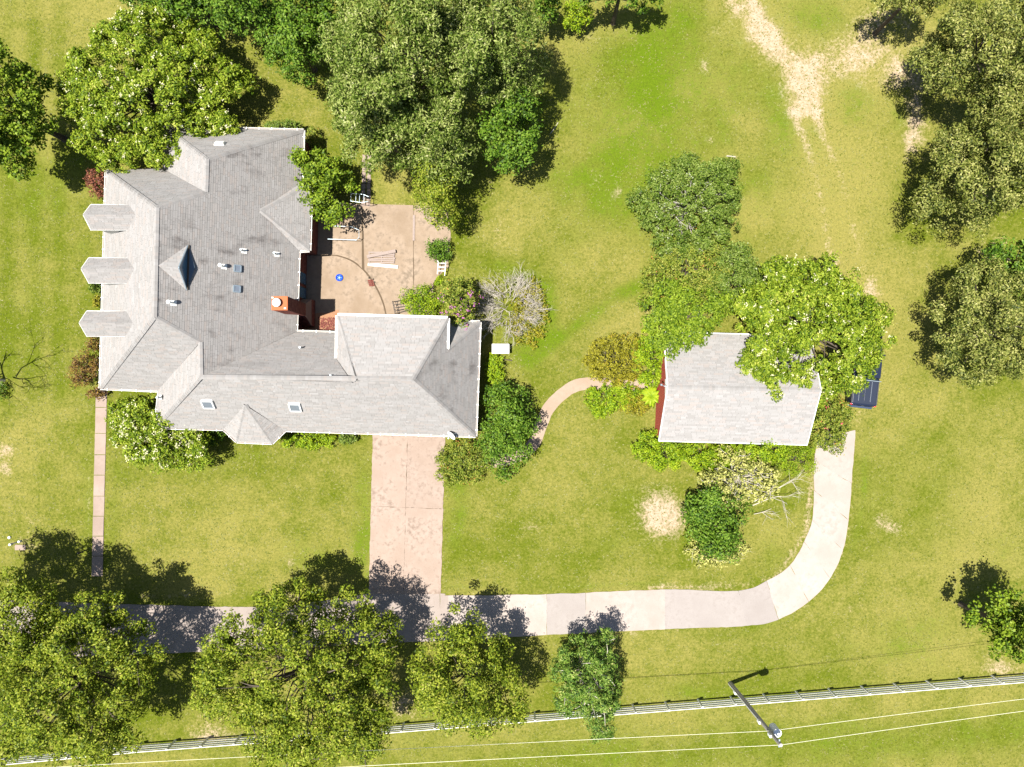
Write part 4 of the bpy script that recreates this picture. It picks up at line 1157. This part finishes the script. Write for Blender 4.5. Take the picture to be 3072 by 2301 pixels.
plant('shrub', 'small dark green shrub under the west eave between second and third dormer', S, 284, 862, .6, 20, 22, .6, 'bush', None, 54)
plant('shrub', 'yellow green low plant by the west wall just above the third dormer', S, 288, 905, .4, 14, 22, .35, 'olive', None, 55)
plant('shrub', 'green shrubs along the north wall behind the roof edge', S, 850, 382, 1.0, 60, 24, .9, 'bush', None, 56)
plant('shrub', 'rusty small shrub at the north-east corner of the house', S, 940, 415, .9, 26, 40, .8, 'mixed', None, 57)
plant('shrub', 'round glossy shrub at the right edge of the patio', S, 1316, 748, 1.1, 47, 46, 1.05, 'dark', None, 58, lsc=.7, gaps=.02, lobes=.08)
plant('shrub', 'green shrub between black chair and pink crape myrtle', S, 1262, 905, 1.3, 62, 52, 1.1, 'bright', None, 59, lsc=.9)
plant('flowering_tree', 'crape myrtle with purple pink blossom leaning over the loft roof corner', T, 1372, 905, 3.4, 62, 92, 2.0, 'mixed', None, 60, 'pink_flower', 40, stems=3, fl_zone=lambda q: (q[:, 1] < .5) & (q[:, 1] > -3), lobes=.25, lsc=1.1)
plant('shrub', 'tiny yellow shrub above the pink crape myrtle beside the white ladder', S, 1318, 845, .4, 16, 16, .35, 'bright', None, 61)
plant('hedge', 'clipped bright hedge strip along the east wall of the house', 'hedge', 1485, 1112, .7, 36, 56, .65, 'bright', None, 62, box=.6, gaps=.0, lobes=.04)
plant('broadleaf_tree', 'dark glossy tree between house east wall and curved path', T, 1524, 1278, 2.6, 106, 140, 2.2, 'dark', None, 63, lobes=.2, lsc=.9)
plant('shrub', 'rusty green shrub at the lower right corner of the house by the driveway', S, 1385, 1388, 1.0, 90, 76, .9, 'mixed', None, 64, lobes=.25)
plant('shrub', 'low green ground shrub around the bare white bush', S, 1590, 945, .5, 66, 105, .45, 'olive', None, 65, dens=.5)
# street side
plant('street_tree', 'large olive green tree in the lower left corner over fence and lane', T, 212, 2065, 7, 268, 258, 4.2, 'sweetgum', gst, 66, lobes=.2, twigs=1, gaps=.14)
plant('street_tree', 'tree on the left edge leaning over the end of the lane', T, -60, 1865, 7.5, 235, 185, 4, 'sweetgum', gst, 67, lobes=.2, gaps=.1, trunk_r=.13)
plant('street_tree', 'large yellow green tree below the driveway mouth', T, 905, 2040, 7.2, 312, 282, 4.4, 'sweetgum', gst, 68, lobes=.2, twigs=1, gaps=.13)
plant('street_tree', 'smaller rounded green tree right of the driveway mouth', T, 1408, 2040, 5.8, 182, 172, 3.4, 'sweetgum', gst, 69, lobes=.26, gaps=.12)
plant('juniper_tree', 'feathery juniper by the fence, right end of the lane trees', T, 1768, 2048, 4.2, 108, 152, 3.2, 'juniper', None, 70, lobes=.3, twigs=1, bark='dead_wood', gaps=.15)

# plant with fanned leaves by the garage wall
fan = empty('fan_palm', W(1955, 1190, 0), 'yellow green plant with fanned fronds against the garage wall', 'plant')
fc_ = W(1955, 1190, .9)
rf_ = random.Random(8)
stem = MB(); stem.tube([(fc_.x, fc_.y, 0), (fc_.x, fc_.y, .9)], [.06, .04], 6); stem.build('stem', M['bark'], fan)
for k in range(26):
    a = k * 2.4; el = rf_.uniform(-.1, .6); L = rf_.uniform(.6, 1.05)
    d = Vector((math.cos(a) * math.cos(el), math.sin(a) * math.cos(el), math.sin(el)))
    sd = Vector((-math.sin(a), math.cos(a), 0)); fb = MB(); n = 5; prev = None
    for i in range(n + 1):
        t = i / n; p = fc_ + d * L * t + Vector((0, 0, -.35 * t * t * L)); w = .11 * math.sin(math.pi * min(1, t * .85 + .12))
        cur = (p - sd * w, p + Vector((0, 0, .03)), p + sd * w)
        if prev:
            fb.poly([prev[0], prev[1], cur[1], cur[0]]); fb.poly([prev[1], prev[2], cur[2], cur[1]])
        prev = cur
    fb.build('frond', LM['bright'], fan)

# bare white bush
def bare_bush(name, label, px, py, rpx, rpy, h, n, depth, seed, mat, r0=.022, L=.62, cat='shrub'):
    rnd = random.Random(seed); c = W(px, py, 0); root = empty(name, (c.x, c.y, 0), label, cat); mb = MB()
    for k in range(n):
        a = rnd.uniform(0, 6.283); rr = math.sqrt(rnd.random()); s0 = Vector((c.x + rpx / PPM * .5 * rr * math.cos(a), c.y + rpy / PPM * .5 * rr * math.sin(a), .05))
        d = Vector((math.cos(a) * (.35 + .55 * rr), math.sin(a) * (.35 + .55 * rr), rnd.uniform(.35, .9))).normalized()
        branchy(mb, s0, d, L * h * rnd.uniform(.8, 1.2), r0, depth, rnd, .5, .02)
    mb.build('branches', M[mat], root); return root
bare_bush('bare_shrub', 'leafless pale grey bush at the right end of the house roof', 1528, 925, 104, 112, 1.9, 95, 3, 3, 'dead_wood', .03, .5)
def branch_set(name, label, specs, seed, mat, cat, base):
    rnd = random.Random(seed); root = empty(name, base, label, cat); mb = MB()
    for p, d, L, r, dep in specs: branchy(mb, Vector(p), Vector(d).normalized(), L, r, dep, rnd, .5, .0)
    mb.build('branches', M[mat], root); return root
b0 = W(2250, 1500, 0)
branch_set('fallen_branch', 'bleached dead branch reaching right from the half bare tree below the garage', [((b0.x, b0.y, .8), (1, .5, .15), 2.2, .05, 3), ((b0.x, b0.y - .3, .6), (1, .15, .05), 2.0, .045, 3), ((b0.x + .2, b0.y - 1.0, .3), (1, .0, 0), 1.4, .03, 2)], 4, 'dead_wood', 'branch', (b0.x, b0.y, 0))
t0 = W(14, 1141, 0)
branch_set('dead_tree', 'bare dead tree at the left edge casting a branching shadow on the lawn', [((t0.x, t0.y, -.1), (-.02, .0, 1), 4.5, .11, 3), ((t0.x, t0.y, 2.6), (.35, -.35, .75), 2.6, .06, 3), ((t0.x, t0.y, 3.4), (.3, .4, 1), 2.8, .06, 3)], 12, 'dead_wood', 'tree', (t0.x, t0.y, 0))
plant('shrub', 'small weedy clump at the foot of the dead tree on the left edge', S, 0, 1172, .5, 26, 32, .45, 'dark', None, 72, lsc=.6, dens=.7)

# ------------------------------------------------------------------ fence
fence = empty('fence', W(1536, 2140, 0), 'long white four-rail board fence crossing the bottom of the photo', 'fence')
fb_line = [(-500, 2312), (0, 2268), (412, 2229), (1209, 2168), (1607, 2136), (2191, 2090), (2974, 2027), (3600, 1977)]
def fy(x):
    for (xa, ya), (xb, yb) in zip(fb_line[:-1], fb_line[1:]):
        if xa <= x <= xb: return ya + (yb - ya) * (x - xa) / (xb - xa)
    return fb_line[-1][1]
pmb = MB(); pmb.box((0, 0, .68), (.12, .12, 1.44)); post_me = pmb.mesh('post'); post_me.materials.append(M['white_dirty'])
rmb = MB(); rmb.box((0, 0, 0), (1, .045, .14)); rail_me = rmb.mesh('rail'); rail_me.materials.append(M['white_dirty'])
rf2 = random.Random(4)
xs = [2191 + 97.9 * k for k in range(-24, 13)]
pts_ = [W(x, fy(x), 0) for x in xs]
for i, p in enumerate(pts_):
    o = bpy.data.objects.new('post', post_me); COL.objects.link(o); o.parent = fence
    nx = pts_[min(i + 1, len(pts_) - 1)] - pts_[max(i - 1, 0)]
    o.location = p - fence.location; o.rotation_euler = (rf2.uniform(-.02, .02), rf2.uniform(-.02, .02), math.atan2(nx.y, nx.x))
    if i + 1 < len(pts_):
        q = pts_[i + 1]; d = q - p; a = math.atan2(d.y, d.x); n = Vector((math.sin(a), -math.cos(a), 0))
        for z in (.28, .60, .92, 1.24):
            r = bpy.data.objects.new('rail', rail_me); COL.objects.link(r); r.parent = fence
            r.location = (p + q) / 2 + n * .085 + Vector((0, 0, z + rf2.uniform(-.012, .012))) - fence.location
            r.scale = (d.length - .01, 1, 1); r.rotation_euler = (rf2.uniform(-.03, .03), rf2.uniform(-.004, .004), a)

# ------------------------------------------------------------------ utility pole and wires
pole_b = W(2190, 2050, 0); pole_t = W(2343, 2236, 9.6)
pole = empty('utility_pole', tuple(pole_b), 'grey wooden utility pole with transformer leaning over the fence', 'pole')
mb = MB(); mb.tube([pole_b + Vector((0, 0, -.3)), pole_b.lerp(pole_t, .5), pole_t], [.17, .145, .115], 12); mb.build('shaft', M['pole_wood'], pole)
def onpole(z): return pole_b.lerp(pole_t, z / 9.6)
tcn = onpole(7.6) + Vector((.42, .02, 0))
mb = MB(); mb.lathe(tcn + Vector((0, 0, -.5)), [(.20, 0), (.25, .04), (.25, .86), (.27, .88), (.27, .93), (.12, 1.0)], 20); tf = mb.build('transformer', M['grey_can'], pole)
mb = MB(); mb.lathe(tcn + Vector((.08, .1, .45)), [(.05, 0), (.07, .05), (.04, .1), (.06, .16), (.02, .24)], 10); mb.lathe(tcn + Vector((-.02, -.12, .45)), [(.05, 0), (.07, .05), (.04, .1), (.06, .16), (.02, .24)], 10); mb.build('bushing', M['white'], tf)
mb = MB(); mb.box(onpole(7.5) + Vector((.17, .01, 0)), (.22, .1, .5)); mb.build('mount_bracket', M['steel'], pole)
for z, dx in ((1.6, -.17), (6.3, -.16), (8.2, -.17)):
    mb = MB(); mb.box(onpole(z) + Vector((dx, -.03, 0)), (.14, .18, .42)); mb.build('meter_box' if z < 3 else 'insulator_block', M['white'], pole, bevel=.03)
mb = MB(); mb.bar(onpole(9.3) + Vector((-.02, -.25, 0)), onpole(9.3) + Vector((.02, .25, 0)), .08, .08); mb.build('crossarm', M['steel'], pole)
mb = MB(); mb.tube([onpole(.2) + Vector((-.19, .05, 0)), onpole(6.2) + Vector((-.16, .05, 0))], .035, 6); mb.build('conduit', M['white_dirty'], pole)
def wire(label, pts, sag, r=.018):
    root_p = pts[0]; mb = MB(); P = []
    for a, b in zip(pts[:-1], pts[1:]):
        for i in range(13):
            t = i / 12; q = a.lerp(b, t); q.z -= sag * 4 * t * (1 - t); P.append(q)
    mb.tube(P, r, 5); o = mb.build('power_line', M['wire']); tag(o, label, 'cable', 'overhead wires')
wire('upper pale overhead wire nearer the fence', [W(-1400, 2390, 8.0), onpole(7.9) + Vector((0, .1, 0)), W(4400, 1945, 8.0)], .25, .012)
wire('lower pale overhead wire farther from the fence', [W(-1400, 2440, 9.6), onpole(9.55), W(4400, 1945 + 20, 9.6)], .25, .012)

# ------------------------------------------------------------------ pickup truck
ta = math.atan2(1, .115)     # heading
tl = W(2580, 1105, .0)
truck = empty('pickup_truck', (tl.x, tl.y, 0), 'dark navy pickup truck parked half under the round crape myrtle', 'pickup', rz=ta)
def paint(name, col):
    t = NT(name); n = t.noise(t.coord(), 30, 2)
    p = t.n('ShaderNodeBsdfPrincipled'); t.set(p.inputs['Base Color'], t.mix(n, tuple(x * .85 for x in col), tuple(x * 1.15 for x in col)))
    p.inputs['Roughness'].default_value = .3; p.inputs['Coat Weight'].default_value = .8; p.inputs['Coat Roughness'].default_value = .06
    t.t.links.new(p.outputs[0], t.out.inputs[0]); return t.m
M['navy'] = paint('navy car paint', (.006, .010, .026))
M['rubber'] = simple('tyre rubber', (.02, .02, .02), .9, .1)
M['cover'] = simple('dark bed cover', (.009, .014, .030), .4, .5, var=.1)
M['rib'] = simple('bed cover rib', (.06, .075, .10), .4, .4)
M['red_lens'] = simple('red tail lens', (.55, .02, .02), .25, .6)
M['chrome'] = simple('chrome', (.6, .6, .62), .15, .5, 1.0)
# local frame: +x forward, body 5.6 x 1.98, bed at the rear (x from -2.8)
def loft(sections, name, mat, parent, bev=.03):
    mb = MB(); n = len(sections[0])
    for sec in sections: mb.v += sec
    for i in range(len(sections) - 1):
        for k in range(n):
            k2 = (k + 1) % n; mb.f.append((i * n + k, i * n + k2, i * n + n + k2, i * n + n + k))
    mb.f.append(tuple(range(n))[::-1]); mb.f.append(tuple((len(sections) - 1) * n + k for k in range(n)))
    return mb.build(name, mat, parent, bevel=bev, local=True, smooth=False)
def sec(x, w, z0, z1, tw=None):
    tw = tw or w
    return [(x, -w / 2, z0), (x, w / 2, z0), (x, w / 2 + .02, (z0 + z1) / 2), (x, tw / 2, z1), (x, -tw / 2, z1), (x, -w / 2 - .02, (z0 + z1) / 2)]
body = loft([sec(-2.75, 1.84, .5, 1.18, 1.80), sec(-2.6, 1.94, .42, 1.2, 1.9), sec(-1.2, 1.96, .40, 1.2, 1.92), sec(-.4, 1.96, .40, 1.16, 1.9), sec(1.3, 1.96, .40, 1.12, 1.88), sec(2.5, 1.9, .42, 1.05, 1.74), sec(2.82, 1.7, .5, .92, 1.5)], 'body', M['navy'], truck, .04)
loft([[(-.85, -.84, 1.14), (-.85, .84, 1.14), (-.7, .72, 1.78), (-.7, -.72, 1.78)], [(.95, -.86, 1.1), (.95, .86, 1.1), (.45, .70, 1.80), (.45, -.70, 1.80)], [(1.55, -.82, 1.08), (1.55, .82, 1.08), (.75, .68, 1.76), (.75, -.68, 1.76)]], 'cab', M['navy'], truck, .03)
def panel(name, pts, mat, parent):
    mb = MB(); mb.poly(pts); 
    return mb.build(name, mat, parent, local=True)
gl = MB()
gl.poly([(-.875, -.70, 1.24), (-.74, -.62, 1.72), (-.74, .62, 1.72), (-.875, .70, 1.24)]); gl.build('rear_window', M['glass'], truck, local=True)
gl = MB(); gl.poly([(1.50, .72, 1.13), (.80, .60, 1.73), (.80, -.60, 1.73), (1.50, -.72, 1.13)]); gl.build('windscreen', M['glass'], truck, local=True)
for sg in (-1, 1):
    gl = MB(); q = [(-.7, sg * .835, 1.22), (1.1, sg * .845, 1.18), (.5, sg * .735, 1.7), (-.6, sg * .745, 1.7)]
    gl.poly(q if sg < 0 else q[::-1]); gl.build('side_window', M['glass'], truck, local=True)
    mr = MB(); mr.box((1.05, sg * 1.06, 1.2), (.12, .2, .18)); mr.build('mirror', M['navy'], truck, bevel=.03, local=True)
    tlz = MB(); tlz.box((-2.73, sg * .87, .98), (.12, .13, .36)); tlz.build('tail_light', M['red_lens'], truck, bevel=.02, local=True)
    hl = MB(); hl.box((2.76, sg * .66, .84), (.1, .3, .16)); hl.build('headlight', M['glass_sky'], truck, bevel=.02, local=True)
    for wx in (-1.75, 1.75):
        wh = MB(); wh.lathe((wx, sg * .86 - .12, .38), [(.2, 0), (.36, .01), (.38, .05), (.38, .19), (.36, .23), (.2, .24)], 22, Vector((0, 1, 0)))
        w_ = wh.build('wheel', M['rubber'], truck, local=True)
        rim = MB(); rim.lathe((wx, sg * .98 - .02 * sg - .01, .38), [(.21, 0), (.21, .02)], 16, Vector((0, 1, 0))); rim.build('rim', M['chrome'], w_, local=True)
cv = MB(); cv.box((-1.72, 0, 1.225), (1.86, 1.72, .05)); cov = cv.build('bed_cover', M['cover'], truck, bevel=.02, local=True)
for y in (-.42, 0.02, .45):
    rb = MB(); rb.box((-1.72, y, 1.262), (1.5, .05, .03)); rb.build('cover_rib', M['rib'] if y != 0.02 else M['cover'], cov, bevel=.01, local=True)
for sg in (-1, 1):
    rl = MB(); rl.box((-1.72, sg * .92, 1.225), (1.86, .06, .05)); rl.build('bed_rail', M['dark_metal'], truck, bevel=.015, local=True)
rk = MB(); rk.tube([(-.9, -.82, 1.2), (-.93, -.78, 1.78), (-.93, .78, 1.78), (-.9, .82, 1.2)], .03, 8); rk.build('headache_rack', M['steel'], truck, local=True)
bp = MB(); bp.box((-2.88, 0, .58), (.18, 1.8, .2)); bp.build('bumper', M['chrome'], truck, bevel=.03, local=True)
bp = MB(); bp.box((2.86, 0, .56), (.14, 1.74, .24)); bp.build('bumper', M['chrome'], truck, bevel=.03, local=True)
tg = MB(); tg.box((-2.765, 0, .92), (.05, 1.5, .46)); tgo = tg.build('tailgate', M['navy'], truck, bevel=.02, local=True)
hd = MB(); hd.box((-2.80, 0, 1.06), (.03, .2, .06)); hd.build('handle', M['dark_metal'], tgo, local=True)

# ------------------------------------------------------------------ patio clutter and small things
# satellite dish on the eave corner
sd_p = W(1357, 1304, 3.5)
dish = empty('satellite_dish', (sd_p.x, sd_p.y, 2.95), 'white satellite dish on the lower right roof corner', 'satellite dish')
ax = Vector((-.62, -.58, .52)).normalized()
mb = MB(); mb.lathe(sd_p, [(.02, 0), (.16, .02), (.30, .075), (.36, .115), (.365, .12), (.30, .085), (.16, .035), (.02, .015)], 24, ax); mb.build('reflector', M['white'], dish, smooth=True)
mb = MB(); mb.tube([(sd_p.x + .25, sd_p.y + .1, 2.95), (sd_p.x + .25, sd_p.y + .1, 3.3), tuple(sd_p - ax * .03)], .025, 8); mb.build('mast', M['steel'], dish)
mb = MB(); tip = sd_p + ax * .42 + Vector((0, 0, -.1)); mb.tube([tuple(sd_p + Vector((0, 0, -.32))), tuple(tip)], .014, 6); mb.box(tip, (.07, .07, .1)); mb.build('feed_arm', M['steel'], dish)
# white chest beside the house
wc = W(1502, 1047, .4)
chest = empty('storage_chest', (wc.x, wc.y, 0), 'white lidded chest on the ground under the leafless bush', 'chest')
mb = MB(); mb.box((wc.x, wc.y, .40), (1.22, .66, .76)); mb.build('chest_body', M['white_dirty'], chest, bevel=.03)
mb = MB(); mb.box((wc.x, wc.y, .82), (1.28, .72, .09)); mb.build('lid', M['white'], chest, bevel=.03)
pst = MB(); a = W(1500, 1076); pst.tube([(a.x, a.y, .05), (a.x + .9, a.y - .15, .07)], .04, 6)
tag(pst.build('loose_post', M['bark']), 'thin brown stick on the grass below the white chest', 'stick')
# blue tub
bt = W(1018, 833, .1)
tub = empty('plastic_tub', (bt.x, bt.y, .05), 'round blue plastic lid lying on the patio', 'lid')
mb = MB(); mb.lathe((bt.x, bt.y, .05), [(.20, 0), (.26, .02), (.27, .10), (.23, .10), (.21, .04), (.02, .04)], 24); mb.build('rim', M['blue_plastic'], tub, smooth=False)
mb = MB(); mb.lathe((bt.x, bt.y, .092), [(.06, 0), (.06, .015)], 16); 
for k in range(5):
    a = k * 1.256; mb.box((bt.x + .13 * math.cos(a), bt.y + .13 * math.sin(a), .098), (.07, .025, .015), Vector((math.cos(a), math.sin(a), 0)), Vector((-math.sin(a), math.cos(a), 0)))
mb.build('pale_print', simple('pale blue plastic', (.25, .42, .7), .5, .3), tub)
# lumber
def board(a, b, w, h, z, label, mat='timber', group='boards on the patio', name='board'):
    A = W(*a, z); B = W(*b, z); mb = MB(); mb.bar(A, B, w, h); o = mb.build(name, M[mat], bevel=.006); tag(o, label, 'board', group); return o
board((1101, 770), (1187, 753), .24, .12, .26, 'thick grey board lying across the top of the patio timber stack')
board((1104, 793), (1194, 801), .22, .10, .11, 'pale whitish board lowest of the patio timber', 'white_dirty')
board((1242, 645), (1241, 722), .16, .06, .08, 'grey plank lying upright in the photo near the drooping tree')
pal = empty('timber_pallet', W(1146, 773, 0), 'weathered slatted pallet under the grey board on the patio', 'pallet')
for k in range(6):
    mb = MB(); A = W(1105, 757 + k * 6.2 + (2 if k % 2 else 0), .15); B = W(1186 - (k % 3) * 2, 757 + k * 6.0, .15); mb.bar(A, B, .105, .03); mb.build('slat', M['timber'], pal)
for k in range(3):
    mb = MB(); A = W(1108 + k * 37, 754, .09); B = W(1108 + k * 37, 790, .09); mb.bar(A, B, .08, .08); mb.build('bearer', M['timber'], pal)
# bricks pile
bk = MB(); bk.box((0, 0, 0), (.21, .10, .065)); bkm = bk.mesh('brick'); bkm.materials.append(M['brick'])
kk = 0
for lay in range(2):
    for i in range(4):
        for j in range(2 if lay == 0 else 1):
            p = W(1108 + j * 8 + (3 if lay else 0) + i * 1.5, 842 + i * 5.0, 0)
            o = bpy.data.objects.new('brick', bkm); COL.objects.link(o)
            o.location = (p.x, p.y, .085 + lay * .068); o.rotation_euler = (0, 0, .15 + R0.uniform(-.15, .15))
            tag(o, 'red brick in the %s of the small patio pile, %s row%s' % (('bottom layer', 'top layer')[lay], ('uppermost', 'second', 'third', 'lowest')[i], (', left one', ', right one')[j] if lay == 0 else ''), 'brick', 'bricks piled on the patio')
for dx, dy, wh in ((1120, 838, 'upper right corner'), (1108, 834, 'top'), (1124, 847, 'right side')):
    p = W(dx, dy, 0); mb = MB(); mb.lathe((p.x, p.y, .05), [(.05, 0), (.07, .03), (.05, .08), (.02, .1)], 8)
    tag(mb.build('stone', M['bark'], smooth=True), 'small dark stone at the %s of the brick pile' % wh, 'stone', 'stones by the brick pile')
# metal frames
def frame_thing(name, label, cat, bars, r, mat, base):
    root = empty(name, base, label, cat)
    for nm, pts in bars:
        mb = MB(); mb.tube(pts, r, 8); mb.build(nm, M[mat], root)
    return root
z = .35
f = lambda x, y, z=.35: tuple(W(x, y, z))
frame_thing('tube_rack', 'pale blue rectangular tube rack standing on the patio by the brick wall', 'rack',
    [('top_rail', [f(983, 717, .75), f(1070, 720, .75), f(1077, 712, .75)]), ('side_rail', [f(1077, 712, .75), f(1077, 690, .75), f(1055, 680, .75)]), ('back_rail', [f(1055, 680, .75), f(1005, 678, .75)]),
     ('leg', [f(983, 717, .75), f(985, 714, .05)]), ('leg', [f(1074, 716, .75), f(1074, 714, .05)]), ('leg', [f(1005, 678, .75), f(1008, 680, .05)])], .024, 'steel', W(1030, 700, 0))
frame_thing('metal_ladder', 'pale metal ladder lying in the branches beside the house tree', 'ladder',
    [('stile', [f(1053, 580, 1.6), f(1090, 583, 1.6), f(1106, 590, 1.6)]), ('stile', [f(1052, 603, 1.6), f(1086, 608, 1.6), f(1104, 604, 1.6)]), ('rung', [f(1053, 580, 1.6), f(1052, 603, 1.6)]), ('rung', [f(1068, 581, 1.6), f(1067, 605, 1.6)]), ('rung', [f(1079, 582, 1.6), f(1078, 607, 1.6)]), ('rung', [f(1092, 584, 1.6), f(1091, 607, 1.6)]),
     ('leg', [f(1053, 581, 1.6), f(1058, 585, .05)]), ('leg', [f(1104, 604, 1.6), f(1100, 606, .05)])], .022, 'steel', W(1078, 594, 0))
frame_thing('white_ladder', 'short white ladder frame leaning below the round glossy shrub', 'ladder',
    [('stile', [f(1315, 783, .9), f(1312, 822, .5)]), ('stile', [f(1338, 783, .9), f(1334, 826, .5)]), ('rung', [f(1314, 789, .85), f(1337, 790, .85)]), ('rung', [f(1313, 801, .7), f(1336, 802, .7)]), ('rung', [f(1313, 812, .6), f(1335, 813, .6)]), ('leg', [f(1313, 783, .9), f(1316, 786, .05)]), ('leg', [f(1334, 826, .5), f(1334, 824, .05)])], .03, 'white', W(1325, 803, 0))
cc0 = [(1180, 905), (1212, 899), (1222, 930), (1188, 940)]
frame_thing('garden_chair', 'black iron garden chair frame beside the loft eave', 'chair',
    [('seat_rail', [f(*cc0[0], .45), f(*cc0[1], .45)]), ('seat_rail', [f(*cc0[1], .45), f(*cc0[2], .45)]), ('seat_rail', [f(*cc0[2], .45), f(*cc0[3], .45)]), ('seat_rail', [f(*cc0[3], .45), f(*cc0[0], .45)]),
     ('leg', [f(*cc0[0], .45), f(*cc0[0], .05)]), ('leg', [f(*cc0[1], .45), f(*cc0[1], .05)]), ('leg', [f(*cc0[2], .45), f(*cc0[2], .05)]), ('leg', [f(*cc0[3], .45), f(*cc0[3], .05)]),
     ('back_post', [f(*cc0[0], .45), f(1177, 903, .9)]), ('back_post', [f(*cc0[3], .45), f(1185, 942, .9)]), ('back_rail', [f(1177, 903, .9), f(1185, 942, .9)]), ('back_slat', [f(1182, 915, .45), f(1180, 916, .9)]), ('back_slat', [f(1186, 928, .45), f(1183, 930, .9)]),
     ('seat_slat', [f(1183, 914, .46), f(1215, 909, .46)]), ('seat_slat', [f(1185, 923, .46), f(1218, 918, .46)]), ('seat_slat', [f(1187, 932, .46), f(1220, 925, .46)])], .02, 'dark_metal', W(1198, 918, 0))
# left lawn oddments
p = W(62, 1642); mb = MB(); mb.box((p.x, p.y, .03), (.8, .4, .07)); tag(mb.build('paving_stone', M['walk'], bevel=.01), 'pale rectangular stone slab on the lawn at the left edge', 'stone')
p = W(48, 1628); mb = MB(); mb.tube([(p.x - .35, p.y - .1, .15), (p.x + .3, p.y + .12, .15)], .04, 8); o = empty('pipe_stub', (p.x, p.y, 0), 'dark pipe with white ends above the stone slab on the left lawn', 'pipe'); mb.build('pipe', M['dark_metal'], o)
for s in (-1, 1):
    mb = MB(); mb.lathe((p.x + s * .34, p.y + s * .11, .0), [(.09, 0), (.09, .22), (.03, .26)], 10); mb.build('end_cap', M['white'], o)
p = W(30, 1612); mb = MB(); mb.lathe((p.x, p.y, 0), [(.1, 0), (.1, .12), (.05, .16)], 10); tag(mb.build('drain_pipe', M['white']), 'small white drain pipe end in the grass left of the dark pipe', 'pipe')
p = W(259, 1650); mb = MB(); mb.tube([(p.x, p.y, 0), (p.x, p.y, .9)], .045, 8); o = empty('post_lamp', (p.x, p.y, 0), 'small dark post beside the lower end of the front walk', 'post'); mb.build('post', M['dark_metal'], o)
mb = MB(); mb.box((p.x, p.y, .98), (.16, .16, .2), taper=.6); mb.build('lantern', M['dark_metal'], o)
p = W(1358, 510 + 40); mb = MB(); branchy(mb, W(1652, 400, .06), Vector((.25, .95, .0)), 1.3, .03, 1, random.Random(2), .3, 0.0); tag(mb.build('fallen_branch', M['dead_wood']), 'pale stick lying on the lawn right of the bright green pecan-side tree', 'branch')
mb = MB(); branchy(mb, W(2180, 468, .06), Vector((1, -.25, .0)), 1.1, .05, 1, random.Random(3), .3, 0.0); tag(mb.build('fallen_branch', M['dead_wood']), 'bleached log on the lawn above the dense round tree', 'branch')
